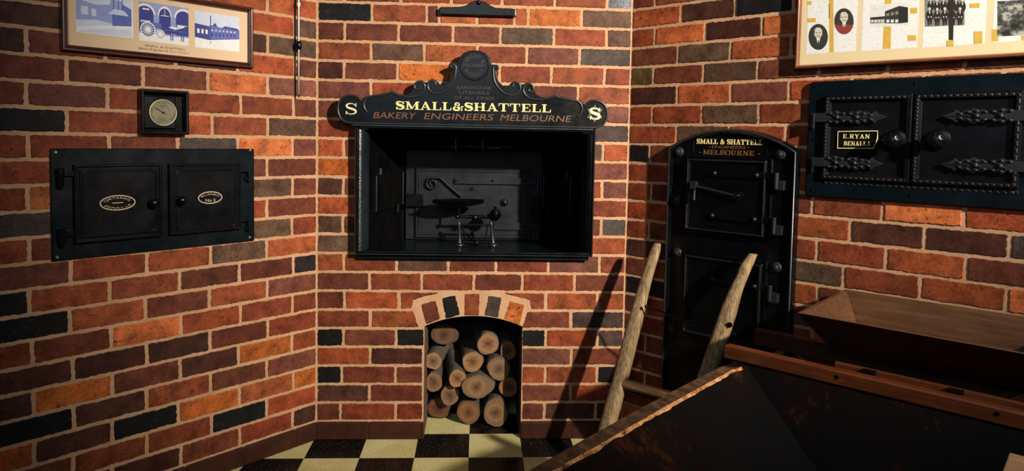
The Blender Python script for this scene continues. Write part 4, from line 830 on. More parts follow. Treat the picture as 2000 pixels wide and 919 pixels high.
mb = MB(); mb.prism(outline, -.040, -SD); bd = t.part(mb, 'board', 'iron', bevel=.0025)
mb = MB(); mb.box(hw[4][0]+.05, 2*uc-hw[4][0]-.05, -.042, 0.003, zbot+.004, zbot+.055); mb.box(uc-.12, uc+.12, -.042, 0.003, zbot+.05, zbot+.17); t.part(mb, 'backing_block', 'iron')
def mir(f, both=True):
    for sgn in ((1, -1) if both else (1,)): yield sgn
def spiral(cx, cy, r0, r1, a0, turns, n=14): return [(cx+(r0+(r1-r0)*i/n)*math.cos(math.radians(a0+turns*i/n)), cy+(r0+(r1-r0)*i/n)*math.sin(math.radians(a0+turns*i/n))) for i in range(n+1)]
rims = [[(238, 385), (205, 352), (158, 343), (108, 358), (80, 395), (72, 438), (82, 485), (112, 520), (158, 535)],
        [(285, 462), (266, 448), (254, 420), (256, 390), (272, 362), (310, 348), (400, 338), (430, 330), (446, 320), (462, 330), (510, 345), (560, 352), (610, 350), (650, 335), (674, 305), (677, 275), (660, 252), (632, 248), (610, 264), (606, 285), (618, 302), (634, 298), (640, 286)],
        [(752, 268), (750, 252), (728, 240), (706, 252), (699, 280), (710, 310), (740, 328), (785, 328), (825, 308), (862, 272), (884, 230), (893, 180), (893, 142), (880, 130), (862, 134), (858, 146)]]
k_ = 0
for rim in rims:
    pw = [p for p in poly_interp(Sg(rim), 4)]
    for sgn in (1, -1):
        q = [((x if sgn > 0 else 2*uc-x), -SD-.001, z) for x, z in pw]
        mb = MB(); mb.tube(q, .0050, 8); t.part(mb, 'scroll_moulding', 'edgeiron', parent=bd, smooth=60)
mb = MB(); q = Sg([(158, 535)])[0]; mb.tube([(q[0], -SD-.001, q[1]), (2*uc-q[0], -SD-.001, q[1])], .0050, 8); mb.box(q[0]+.005, 2*uc-q[0]-.005, -SD+.002, -.035, zbot-.008, zbot+.001); t.part(mb, 'bottom_moulding', 'edgeiron', parent=bd, smooth=60)
mc = Sg([(1024, 135)])[0]; mc = (uc, mc[1]); mr = .064
mb = MB(); mb.lathe_y(mc[0], mc[1], [(mr+.002, -SD+.002), (mr+.002, -SD-.003), (mr, -SD-.008), (mr-.003, -SD-.008), (mr-.005, -SD-.004)], 40); md_ = t.part(mb, 'medallion', 'iron', parent=bd, smooth=35)
mb = MB(); ya = -SD-.004
sans_arc(mb, 'BREAD &', mc[0], mc[1], .041, 160, 15, .0165, ya, .0018); sans_arc(mb, 'BISCUIT', mc[0], mc[1], .041, 205, 335, .0165, ya, .0018, flip=True); sans(mb, 'MACHINERY', mc[0]-.050, mc[0]+.050, mc[1]-.0075, .0155, ya, .0018)
t.part(mb, 'medallion_lettering', 'dimbronze', parent=md_)
def ln_(x0, x1, yb, yt): a = Sg([(x0, yb), (x1, yb), (x0, yt)]); return a[0][0], a[1][0], a[0][1], a[2][1]-a[0][1]
ya = -SD
for i, (txt, x0, x1, yb, yt) in enumerate((('BAKEHOUSE', 900, 1140, 298, 276), ('UTENSILS', 918, 1128, 334, 311), ('OF ALL KINDS', 882, 1162, 369, 347))):
    a, b_, z, h = ln_(x0, x1, yb, yt); mb = MB(); sans(mb, txt, a, b_, z, h, ya, .0016); t.part(mb, 'lettering', 'dimbronze', parent=bd, label='raised unpainted line of small lettering')
a, b_, z, h = ln_(472, 1560, 440, 384); z2 = Sg([(1560, 460)])[0][1]
mb = MB(); slab(mb, 'SMALL&SHATTELL', a, b_, z, h, ya, .0022, gap=.02); t.part(mb, 'lettering', 'cream_gold' if 0 else 'gold', parent=bd, label='large gold serif lettering')
for wd, xa, xb in (('BAKERY', 318, 608), ('ENGINEERS', 672, 1150), ('MELBOURNE', 1203, 1692)):
    a, b_, z, h = ln_(xa, xb, 500, 456); z = ln_(320, 1690, 500, 456)[2]; mb = MB(); sans(mb, wd, a, b_, z-.001, h, ya, .002, ital=.22); t.part(mb, 'lettering', 'copper', parent=bd, label='bronze italic word')
c1 = Sg([(162, 435)])[0]; mb = MB(); slab(mb, 'S', c1[0]-.028, c1[0]+.030, c1[1]-.026, .050, ya, .002, thin=.55); t.part(mb, 'monogram', 'cream', parent=bd, label='cream letter S in the left roundel')
mb = MB()
for a0 in (90, 270):
    tri = [(c1[0]+.036*math.cos(math.radians(a0+120*i)), -SD-.0006, c1[1]+.036*math.sin(math.radians(a0+120*i))) for i in range(3)]
    mb.tube(tri, .0007, 4, closed=True)
t.part(mb, 'star_outline', 'dimbronze', parent=bd)
c2 = (2*uc-c1[0], c1[1]); mb = MB()
for a0 in (90, 270):
    tri = [(c2[0]+.036*math.cos(math.radians(a0+120*i)), -SD-.0008, c2[1]+.036*math.sin(math.radians(a0+120*i))) for i in range(3)]
    mb.tube(tri, .0017, 5, closed=True)
slab(mb, 'S', c2[0]-.027, c2[0]+.029, c2[1]-.027, .053, ya-.001, .002, thin=.85); t.part(mb, 'monogram', 'cream', parent=bd, label='cream letter S over a star in the right roundel')

# ============================================================ ARCHED FURNACE DOORS, RIGHT WALL
t = Thing('furnace_door_unit', 'tall black arch-topped furnace front with two hinged doors, right of the corner', 'furnace door', 'r', (.48, 0, 0.0))
ua = P('r', 1303, 340, .04)[0]; ub = P('r', 1556, 340, .04)[0]; zs = P('r', 1303, 287, .04)[1]; za = P('r', 1425, 251, .04)[1]
def arch_outline(i):
    a, b_ = ua+i, ub-i; m_ = (a+b_)/2; h_ = (b_-a)/2; s_ = za-zs; R_ = (h_*h_+s_*s_)/(2*s_)
    return [(a, .012+i), (b_, .012+i)]+[(m_+h_*math.cos(PI*0+0)*1-2*h_*j/18, (za-i)-R_+math.sqrt(R_*R_-(h_-2*h_*j/18)**2)) for j in range(19)]
mb = MB(); mb.rings([[(x, y, z) for x, z in arch_outline(i)] for i, y in ((0, -.001), (0, -.030), (.004, -.040), (.012, -.042), (.018, -.036), (.020, -.026))], False, True); pl = t.part(mb, 'plate', 'iron', smooth=40)
mb = MB(); mb.tube([(x, -.0415, z) for x, z in arch_outline(.008)], .0042, 8, closed=True); t.part(mb, 'edge_bead', 'edgeiron', smooth=50)  # added tube, sheen of the plate rim put into its colour
A1 = lambda d=.04: zoomer('r', 1290, 250, 3.675, d)
A2 = lambda d=.04: zoomer('r', 1290, 470, 3.404, d)
for zf, pt_ in ((A1, (125, 170)), (A1, (857, 188)), (A1, (112, 893)), (A2, (765, 178)), (A2, (70, 585)), (A2, (492, 622))):
    u, z = zf()([pt_])[0]; mb = MB(); mb.lathe_y(u, z, [(.021, -.026), (.021, -.032), (.017, -.037), (.012, -.038), (.011, -.044), (.006, -.048), (.002, -.049)], 20); t.part(mb, 'bolt', 'relief', smooth=40)
def sp2(zf, a, b_): q = zf([a, b_]); return q[0], q[1]
q = A1(.03)([(235, 85), (760, 85), (235, 195)]); 
mb = MB(); u0, u1, zt_, zb_ = q[0][0], q[1][0], q[0][1], q[2][1]; mb.tube([(u0, -.027, zt_), (u0, -.027, zb_+.012), (u0+.012, -.027, zb_), (u1-.012, -.027, zb_), (u1, -.027, zb_+.012), (u1, -.027, zt_)], .002, 6); t.part(mb, 'name_panel', 'iron')
q = A1(.03)([(256, 112), (733, 118), (256, 77)]); mb = MB(); slab(mb, 'SMALL & SHATTELL', q[0][0], q[1][0], q[0][1], q[2][1]-q[0][1], -.026, .0018, gap=.04); t.part(mb, 'lettering', 'gold', label='gold serif lettering')
q = A1(.03)([(365, 144), (605, 147), (365, 123), (343, 134), (635, 136)]); mb = MB(); sans(mb, 'ENGINEERS', q[0][0], q[1][0], q[0][1], q[2][1]-q[0][1], -.026, .0018, ital=.25); DASH = [(q[3][0], q[3][0]+.009), (q[4][0]-.009, q[4][0])]; t.part(mb, 'lettering', 'copper', label='faint bronze italic lettering')
for a, b_ in DASH: mb = MB(); mb.box(a, b_, -.0275, -.026, q[3][1]-.001, q[3][1]+.001); t.part(mb, 'dash', 'copper')
q = A1(.03)([(302, 188), (670, 192), (302, 154), (275, 172), (712, 176)]); mb = MB(); slab(mb, 'MELBOURNE', q[0][0], q[1][0], q[0][1], q[2][1]-q[0][1], -.026, .0018, gap=.04); DASH = [(q[3][0], q[3][0]+.009), (q[4][0]-.009, q[4][0])]; t.part(mb, 'lettering', 'copper', label='dull bronze serif lettering')
for a, b_ in DASH: mb = MB(); mb.box(a, b_, -.0275, -.026, q[3][1]-.0015, q[3][1]+.001); t.part(mb, 'dash', 'copper')
DP = [(0, -.020), (0, -.046), (.003, -.050), (.009, -.050), (.012, -.044), (.016, -.042)]
# upper door
z = A1(.05); q = z([(188, 225), (762, 225), (172, 712), (738, 800)]); u0 = (q[0][0]+q[2][0])/2; u1 = (q[1][0]+q[3][0])/2; z1 = (q[0][1]+q[1][1])/2; z0 = (q[2][1]+q[3][1])/2
mb = MB(); mb.frame(u0, u1, z0, z1, DP, cap=True); d1 = t.part(mb, 'door', 'iron', bevel=.001, label='upper furnace door')
mb = MB(); mb.tube([(u0+.006, -.050, z0+.006), (u1-.006, -.050, z0+.006), (u1-.006, -.050, z1-.006), (u0+.006, -.050, z1-.006)], .003, 6, closed=True); t.part(mb, 'raised_border', 'edgeiron', parent=d1)  # added tube on the door rim, highlight painted by colour
mb = MB(); mb.frame(u0-.014, u1+.020, z0-.012, z1+.012, [(0, -.020), (0, -.034), (.004, -.037), (.010, -.037), (.012, -.022)]); t.part(mb, 'door_surround', 'iron', bevel=.001)
def strap2(par, zf, a, b_, h, bolts, knuck):
    qa, qb = zf([a, b_]); zc_ = (qa[1]+qb[1])/2-h/2
    mb = MB(); mb.prism([(qa[0], zc_-h*.3), (qa[0]+.006, zc_-h/2), (qb[0], zc_-h/2), (qb[0], zc_+h/2), (qa[0]+.006, zc_+h/2), (qa[0], zc_+h*.3)], -.042, -.052); t.part(mb, 'strap_hinge', 'iron', parent=par, bevel=.0015)
    for bx in bolts: u = zf([bx])[0][0]; mb = MB(); mb.lathe_y(u, zc_, [(.009, -.051), (.009, -.056), (.005, -.060), (.001, -.061)], 14); t.part(mb, 'rivet', 'relief', parent=par, smooth=50)
    mb = MB(); ku = qb[0]-.004; mb.lathe_z(ku, -.050, [(.009, zc_-h*.5-.036), (.009, zc_+h*.5)], 14); mb.box(ku-.004, ku+.030, -.054, -.024, zc_-h*.5-.040, zc_-h*.5-.004); t.part(mb, 'hinge_bracket', 'relief', bevel=.0015)
strap2(d1, z, (372, 298), (840, 322), .026, ((390, 322), (692, 340)), 1); strap2(d1, z, (360, 605), (822, 640), .026, ((372, 628), (675, 660)), 1)
(pu, pz), (la, lz) = z([(550, 487), (312, 428)])
mb = MB(); mb.lathe_y(pu, pz, [(.022, -.042), (.022, -.050), (.013, -.052), (.012, -.060), (.006, -.064), (.001, -.065)], 22); t.part(mb, 'latch_pivot', 'iron', parent=d1, smooth=45)
mb = MB(); mb.tube([(pu, -.056, pz), (la, -.056, lz), (la-.05, -.056, lz+.004)], [.006, .006, .008], 8); mb.box(la-.055, la-.030, -.066, -.044, lz-.006, lz+.024); mb.tube([(la-.036, -.062, lz-.01), (la-.036, -.066, lz-.052)], [.0045, .007], 8); t.part(mb, 'latch_bar', 'relief', parent=d1, smooth=45)
(ku, kz), = z([(112, 515)]); mb = MB(); mb.box(ku-.014, ku+.014, -.052, -.024, kz-.020, kz+.020); mb.lathe_y(ku, kz, [(.010, -.051), (.010, -.058), (.003, -.060)], 8); t.part(mb, 'keeper', 'iron', bevel=.002)
mb = MB(); q = z([(88, 408), (200, 412)]); mb.box(q[0][0], q[1][0], -.032, -.022, q[0][1]-.018, q[0][1]); t.part(mb, 'ledge', 'iron', bevel=.0015)
# lower door
z = A2(.05); q = z([(155, 95), (672, 148), (148, 510), (662, 600)]); u0 = (q[0][0]+q[2][0])/2; u1 = (q[1][0]+q[3][0])/2; z1 = (q[0][1]+q[1][1])/2; z0 = q[2][1]-.06
mb = MB(); mb.frame(u0, u1, z0, z1, DP, cap=True); d2 = t.part(mb, 'door', 'iron', bevel=.001, label='lower furnace door')
mb = MB(); mb.tube([(u0+.006, -.050, z0+.006), (u1-.006, -.050, z0+.006), (u1-.006, -.050, z1-.006), (u0+.006, -.050, z1-.006)], .003, 6, closed=True); t.part(mb, 'raised_border', 'edgeiron', parent=d2)  # rim highlight again, painted on an added tube
mb = MB(); mb.frame(u0-.012, u1+.016, z0-.012, z1+.012, [(0, -.020), (0, -.034), (.004, -.037), (.010, -.037), (.012, -.022)]); t.part(mb, 'door_surround', 'iron', bevel=.001)
strap2(d2, z, (330, 245), (735, 285), .026, ((350, 277), (625, 312)), 1)
(ku, kz), = z([(170, 465)]); mb = MB(); mb.lathe_y(ku, kz, [(.016, -.042), (.016, -.050), (.009, -.052), (.009, -.060), (.002, -.062)], 18); mb.box(ku-.004, ku+.05, -.060, -.050, kz-.022, kz-.010); t.part(mb, 'latch', 'iron', parent=d2, smooth=45)

# ============================================================ RIGHT OVEN DOORS (E. RYAN)
t = Thing('oven_door_unit', 'ornate black double oven doors with leafy strap hinges and a gold-edged plaque, right wall', 'oven door', 'r', (1.145, 0, 1.192))
mb = MB(); x0, x1, z0, z1 = .791, 1.500, 1.192, 1.621; c_ = .010
mb.rings([[(x0+i+c_, y, z0+i), (x1-i-c_, y, z0+i), (x1-i, y, z0+i+c_), (x1-i, y, z1-i-c_), (x1-i-c_, y, z1-i), (x0+i+c_, y, z1-i), (x0+i, y, z1-i-c_), (x0+i, y, z0+i+c_)] for i, y in ((0, .003), (0, -.014), (.004, -.018))], False, True)
t.part(mb, 'mounting_plate', 'ironblue')
R1 = lambda d=.03: zoomer('r', 1560, 130, 3.168, d)
for a in ((100, 125), (720, 105), (80, 768), (690, 802), (92, 452)):
    u, z = R1(.02)([a])[0]; mb = MB(); mb.lathe_y(u, z, [(.005, -.017), (.004, -.0195), (.001, -.020)], 10); t.part(mb, 'screw', 'iron')
z = R1(.03); q = z([(158, 178), (712, 178), (1392, 178), (158, 712), (1392, 770)]); lu0 = q[0][0]; lu1 = q[1][0]; ru1 = q[2][0]; zt_ = z([(430, 172)])[0][1]; zb_ = z([(430, 712)])[0][1]
def bead(mb, a, b_, y, n, r_=.0058):
    for i in range(n):
        tt = (i+.5)/n; x = a[0]+(b_[0]-a[0])*tt; zz = a[1]+(b_[1]-a[1])*tt; dx, dz = (b_[0]-a[0])/n*.55, (b_[1]-a[1])/n*.55
        l = math.hypot(dx, dz); nx, nz = -dz/l*r_, dx/l*r_
        s_ = 1 if i % 2 else -1
        mb.add([(x-dx-nx, y, zz-dz-nz), (x+dx-nx, y, zz+dz-nz), (x+dx+nx, y, zz+dz+nz), (x-dx+nx, y, zz-dz+nz), (x+dx*.6*s_, y-.0035, zz+dz*.6*s_)], [(0, 1, 4), (1, 2, 4), (2, 3, 4), (3, 0, 4)])
def knob_(par, ku, kz, off):
    mb = MB(); mb.lathe_y(ku+off, kz+.003, [(.034, -.026), (.034, -.031), (.029, -.034), (.016, -.035)], 26); t.part(mb, 'knob_rose', 'iron', parent=par, smooth=40)
    mb = MB(); n = 32; prof = [(.010, -.034), (.010, -.044), (.021, -.050), (.026, -.060), (.025, -.069), (.016, -.077), (.005, -.079)]
    mb.rings([[(ku+r_*(1+.10*(1 if r_ > .012 else 0)*math.cos(8*2*PI*i/n))*math.cos(2*PI*i/n), y, kz+r_*(1+.10*(1 if r_ > .012 else 0)*math.cos(8*2*PI*i/n))*math.sin(2*PI*i/n)) for i in range(n)] for r_, y in prof], True, True); t.part(mb, 'knob', 'iron', parent=par, smooth=60)
doors = []
for (a, b_, nm) in ((lu0, lu1-.001, 'left'), (lu1+.001, ru1, 'right')):
    mb = MB(); mb.frame(a, b_, zb_, zt_, [(0, -.010), (0, -.026), (.004, -.032), (.018, -.032), (.022, -.025), (.024, -.022)], cap=True); d_ = t.part(mb, 'door', 'ironflat', bevel=.0008, label='%s oven door with beaded edge' % nm); doors.append(d_)
    mb = MB(); i = .011
    bead(mb, (a+i, zb_+i), (a+i, zt_-i), -.031, 44); bead(mb, (a+i, zt_-i), (b_-i, zt_-i), -.031, 30); bead(mb, (a+i, zb_+i), (b_-i, zb_+i), -.031, 30)
    if nm == 'right': bead(mb, (b_-i, zb_+i), (b_-i, zt_-i), -.031, 26, .006)
    t.part(mb, 'beading', 'relief', parent=d_)
mb = MB(); bead(mb, (lu0+.01, zb_-.010), (ru1, zb_-.010), -.019, 60, .006); t.part(mb, 'plate_beading', 'relief')
zk = R1(.06); k1, k2 = zk([(572, 455), (842, 452)]); knob_(doors[0], k1[0], k1[1], .006); knob_(doors[1], k2[0], k2[1], .006)
def leaf_strap(par, tip, root, zc_, side):
    """ornamental hinge from plain root to pointed tip; relief of scrolls and leaves"""
    Ltot = tip-root; n = 40; up_ = []; dn = []
    def wd_(s_):
        if s_ < .22: return .0165
        if s_ > .86: return .0150*(1-s_)/.14+.0008
        v_ = (s_-.22)/.64
        return .0125+.0105*abs(math.sin(v_*PI*2.1+.4))+.0028*math.sin(v_*40)
    for i in range(n+1):
        s_ = i/n; up_.append((root+Ltot*s_, zc_+wd_(s_))); dn.append((root+Ltot*s_, zc_-wd_(s_)))
    mb = MB(); mb.prism(up_+dn[::-1], -.024, -.034); h_ = t.part(mb, 'strap_hinge', 'relief', parent=par, bevel=.001)
    mb = MB()
    for c_s, rr_, dr_ in ((.36, .0130, 1), (.62, .0110, -1)):
        cx_ = root+Ltot*c_s
        for sg in (1, -1): mb.tube([(cx_+sg*.002+(rr_*1.7-i*.0011)*math.cos(math.radians(i*48+90)), -.035, zc_+sg*(rr_-i*.0006)*math.sin(math.radians(i*48))*1.0) for i in range(9)], .0030, 6)
        mb.ball(cx_, -.034, zc_, .0090, .008, .0090, 10, 6)
    for i in range(7):
        s_ = .26+.09*i
        for sg in (1, -1): mb.ball(root+Ltot*s_, -.0345, zc_+sg*wd_(s_)*.66, .0075, .0045, .0048, 8, 6)
    mb.tube([(root+Ltot*.70, -.035, zc_), (root+Ltot*.97, -.034, zc_)], [.003, .0012], 6); t.part(mb, 'leaf_relief', 'relief', parent=h_, smooth=60)
    if side == 'l':
        mb = MB(); mb.lathe_z(root+.006, -.030, [(.009, zc_-.040), (.009, zc_+.012)], 14); t.part(mb, 'hinge_pin', 'iron', parent=h_, smooth=40)
z = R1(.03)
a = z([(78, 318), (545, 308), (72, 593), (525, 596), (890, 308), (1394, 300), (880, 612), (1394, 610)])
leaf_strap(doors[0], a[1][0], a[0][0], (a[0][1]+a[1][1])/2, 'l'); leaf_strap(doors[0], a[3][0], a[2][0], (a[2][1]+a[3][1])/2, 'l')
leaf_strap(doors[1], a[4][0], a[5][0]+.03, (a[4][1]+a[5][1])/2, 'r'); leaf_strap(doors[1], a[6][0], a[7][0]+.03, (a[6][1]+a[7][1])/2, 'r')
z = R1(.024); pq = z([(243, 402), (488, 398), (486, 448), (462, 505), (240, 505)])
mb = MB(); mb.prism(pq, -.021, -.0235); pk = t.part(mb, 'plaque', 'irondark', parent=doors[0], label='small plaque with gold border')
mb = MB(); mb.tube([(x, -.0245, zz) for x, zz in pq], .0019, 6, closed=True)
q = z([(272, 443), (440, 443), (272, 417), (277, 487), (445, 486), (277, 461)])
slab(mb, 'E.RYAN', q[0][0], q[1][0], q[0][1], q[2][1]-q[0][1], -.0234, .0012, gap=.10); slab(mb, 'BENALLA', q[3][0], q[4][0], q[3][1], q[5][1]-q[3][1], -.0234, .0012, gap=.10); t.part(mb, 'gold_lettering', 'gold', parent=pk)

# ============================================================ DOCUMENT FRAME, RIGHT WALL
t = Thing('document_frame', 'wide red-brown frame of printed pages and portraits at the upper right', 'picture', 'r', (1.16, 0, 1.669))
X0, X1, Z0, Z1 = P('r', 1551, 120, .03)[0], 1.600, 1.669, 2.100
mb = MB(); mb.frame(X0, X1, Z0, Z1, [(0, -.003), (0, -.026), (.004, -.031), (.010, -.031), (.014, -.024), (.016, -.017)]); t.part(mb, 'moulding', 'frame2', bevel=.0008)
mb = MB(); mb.box(X0+.012, X1-.012, -.013, -.003, Z0+.012, Z1-.012); mt = t.part(mb, 'mount_card', 'mat2')
FZ = zoomer('r', 1520, 0, 4.1667, .0135)
class Page(Pic):
    def __init__(s, y): s.y = y; s.l = 0; s.d = {}
    def zp(s, mat, pts): s.l += 1; s.d.setdefault(mat, MB()).prism(FZ(pts), s.y-.000012*s.l, s.y)
    def zo(s, mat, x, y, rx, ry, n=26, cut=None): s.zp(mat, [(x+rx*math.cos(2*PI*i/n), (lambda v: v if cut is None else max(cut, v))(y+ry*math.sin(2*PI*i/n))) for i in range(n)])
def page(xa, xb, ya_, yb_):
    p = Page(-.0132); (a, z0), (b_, z1) = FZ([(xa, ya_), (xb, yb_)]); zz = (z0+z1)/2; p.l += 1; p.d['page'] = MB(); p.d['page'].prism([(a, zz), (b_, zz), (b_, Z1-.03), (a, Z1-.03)], p.y-.000012, p.y); return p
p = page(225, 630, 440, 420)
p.zp('ochre', [(412, -80), (448, -80), (452, 425), (415, 428)]); p.zp('ochre', [(235, 10), (270, 8), (270, 38), (235, 40)]); p.zp('ochre', [(235, 150), (305, 146), (305, 180), (235, 184)])
p.zp('ink', [(412, 30), (418, 30), (418, 150), (412, 150)])
for (x, y, coat) in ((325, 300, 'oval'), (535, 173, 'redcoat')):
    p.zo('oval', x, y, 79, 106); p.zo(coat, x, y, 77, 103, cut=y+28)
    p.zp('skin', [(x-34, y-58), (x-14, y-76), (x+14, y-76), (x+32, y-56), (x+32, y-18), (x+16, y+12), (x-12, y+12), (x-32, y-16)])
    p.zp('pw', [(x-14, y+10), (x+16, y+10), (x+12, y+34), (x, y+60), (x-10, y+34)]); p.zp('ink', [(x-3, y+28), (x+5, y+28), (x+4, y+58), (x-2, y+58)])
    p.zp('ink', [(x-22, y-34), (x-6, y-37), (x-6, y-32), (x-22, y-29)]); p.zp('ink', [(x+7, y-37), (x+22, y-36), (x+22, y-31), (x+7, y-32)]); p.zp('grey', [(x-12, y-10), (x+14, y-10), (x+18, y-2), (x-16, y-2)])
    p.zp('peach', [(x-3, y-34), (x+4, y-34), (x+6, y-16), (x-4, y-16)]); p.zp('grey', [(x-34, y-58), (x-26, y-66), (x-24, y-40), (x-32, y-20)])
p.done(t, 'printed_page', mt, 'page with two oval portraits of suited men')
p = page(672, 1130, 415, 388)
p.zp('ochre', [(868, -60), (922, -60), (915, 395), (848, 400)]); p.zp('ochre', [(1070, 65), (1130, 62), (1130, 110), (1072, 112)]); p.zp('ochre', [(1052, 288), (1122, 284), (1122, 330), (1052, 334)])
p.zp('pw', [(748, 40), (1058, 20), (1058, 205), (748, 225)]); p.zp('oval', [(868, 92), (985, 48), (985, 190), (868, 190)]); p.zp('ink', [(985, 48), (1056, 60), (1056, 182), (985, 190)]); p.zp('ink', [(748, 142), (868, 132), (868, 152), (748, 160)]); p.zp('grey', [(748, 160), (868, 152), (868, 186), (748, 192)])
for i in range(3): p.zp('pw', [(880+i*36, 160), (904+i*36, 158), (904+i*36, 182), (880+i*36, 184)]); p.zp('grey', [(880+i*36, 110-i*8), (904+i*36, 106-i*8), (904+i*36, 128-i*6), (880+i*36, 132-i*6)])
for i in range(4): p.zp('pw', [(755+i*28, 164), (775+i*28, 163), (775+i*28, 178), (755+i*28, 180)])
p.done(t, 'printed_page', mt, 'page with a picture of a large factory building')
p = page(1170, 1680, 385, 357)
p.zp('grey', [(1190, -90), (1516, -110), (1516, 205), (1190, 218)])
for i in range(6):
    x = 1240+i*52; y = 10+(i % 2)*6
    p.zo('ink', x, y+38, 27, 44, 14); p.zo('skin', x, y-14, 11, 14, 12); p.zp('pw', [(x-7, y+4), (x+7, y+4), (x, y+30)])
for i in range(5):
    x = 1232+i*62; y = 100+(i % 2)*5
    p.zo('ink', x, y+30, 30, 48, 14); p.zp('ink', [(x-20, y+50), (x-4, y+50), (x-2, y+104), (x-14, y+106)]); p.zp('ink', [(x+4, y+50), (x+22, y+50), (x+16, y+100), (x+4, y+102)]); p.zo('skin', x, y-28, 11, 14, 12); p.zp('pw', [(x-7, y-10), (x+7, y-10), (x, y+16)]); p.zo('skin', x-10, y+38, 6, 6, 8); p.zo('skin', x+12, y+38, 6, 6, 8)
p.zp('ink', [(1388, -110), (1432, -110), (1424, 325), (1390, 325)]); p.zp('ochre', [(1372, 330), (1428, 326), (1428, 374), (1372, 376)]); p.zp('ochre', [(1562, 28), (1640, 24), (1640, 60), (1562, 64)]); p.zp('ochre', [(1595, 256), (1662, 252), (1662, 350), (1595, 356)])
p.done(t, 'printed_page', mt, 'page with a seated and standing group of men in dark suits')
p = page(1738, 2230, 348, 318); p.zp('ochre', [(1738, 240), (1790, 236), (1790, 334), (1738, 340)]); p.zp('crowd', [(1782, 10), (2180, -12), (2180, 275), (1782, 298)]); p.zp('ochre', [(1975, 290), (2080, 284), (2080, 324), (1975, 330)]); p.done(t, 'printed_page', mt, 'page with a dark crowd photograph')
mb = MB(); mb.box(X0+.012, X1-.012, -.0185, -.0165, Z0+.012, Z1-.012); t.part(mb, 'glass_pane', 'glass')

# ============================================================ FIREWOOD
LG = [(175, 195, 95, 72, .20, (.50, .42, .42), (0, .02)), (95, 385, 58, 62, .15, (1.15, 1.15, 1.15), (.16, .10)), (490, 260, 76, 80, .13, (1.1, 1.0, .9), (-.10, .06)), (632, 310, 52, 72, .14, (1.05, .9, .75), (-.05, .04)),  # first log's dark tint holds the shadow of the arch
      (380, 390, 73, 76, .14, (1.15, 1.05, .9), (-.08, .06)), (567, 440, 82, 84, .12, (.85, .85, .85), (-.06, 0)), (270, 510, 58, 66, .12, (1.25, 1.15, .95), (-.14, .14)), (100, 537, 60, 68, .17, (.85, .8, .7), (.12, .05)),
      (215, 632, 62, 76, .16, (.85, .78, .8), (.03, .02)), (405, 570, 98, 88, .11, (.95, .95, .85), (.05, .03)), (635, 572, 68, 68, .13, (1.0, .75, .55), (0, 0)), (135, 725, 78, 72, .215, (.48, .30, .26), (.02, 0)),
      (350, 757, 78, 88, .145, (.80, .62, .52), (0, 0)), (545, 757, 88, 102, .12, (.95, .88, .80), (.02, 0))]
desc = ['wide dark log at the top left of the hearth stack', 'pale log with a small knot against the left hearth wall', 'round golden log at the top of the hearth stack', 'golden log beside the right hearth wall under the arch', 'pale round log in the upper middle of the stack',
        'grey-faced log with star-shaped cracks near the right side', 'small bright log with a charred notch, centre left', 'mossy barked log below the knotted one at left', 'grey log leaning just above the bottom left one', 'largest grey log with side knot in the stack centre',
        'orange-brown log half in shadow at the right wall', 'darkest reddish log at the bottom left', 'brown ringed log in the middle of the bottom row', 'big squarish pale log at the bottom right']
rnd = random.Random(4)
for i, (x, y, rx, ry, dep, colr, tilt) in enumerate(LG):
    cu_, cz_ = zoomer('b', 820, 600, 3.676, -dep)([(x, y)])[0]; sc = .00068*(1+dep*.3); rx_ = rx*sc*.985; ry_ = ry*sc*.985
    if cz_-ry_ < .002: cz_ = ry_+.002
    n = 36; ph = [rnd.uniform(0, 6.28) for _ in range(4)]
    def rad(a, lv): return 1+.045*math.cos(2*a+ph[0])+.035*math.cos(3*a+ph[1])+.02*math.cos(5*a+ph[2])+(0.012*math.sin(11*a+ph[3]+lv*3))
    ln2 = .43-dep; def_ = []
    t = Thing('firewood_log', desc[i], 'log', None, (cu_, dep, cz_), group='firewood logs stacked in the arched hearth')
    kn = i == 9
    def sec(s_, k): 
        a_ = []
        for j in range(n):
            a = 2*PI*j/n; r_ = rad(a, s_)*k
            if kn and s_ < .35: r_ *= 1+.30*max(0, math.cos(a-.05))**6
            a_.append((cu_+tilt[0]*ln2*s_+rx_*r_*math.cos(a), dep+ln2*s_, cz_+tilt[1]*ln2*s_+ry_*r_*math.sin(a)))
        return a_
    mb = MB(); mb.rings([sec(0, .955)]+[sec(s_, 1.0) for s_ in (0.01, .12, .3, .5, .7, .85, 1)]+[sec(1.0, .9)], False, True); t.part(mb, 'bark', 'bark', smooth=60)
    mb = MB(); c0 = sec(0, .955); mb.add(c0+[(cu_, dep+.001, cz_)], [(j, (j+1) % n, n) for j in range(n)]); o = mb.build('cut_face', 'logface', t.o, org=t.org); o.color = (*colr, 1)

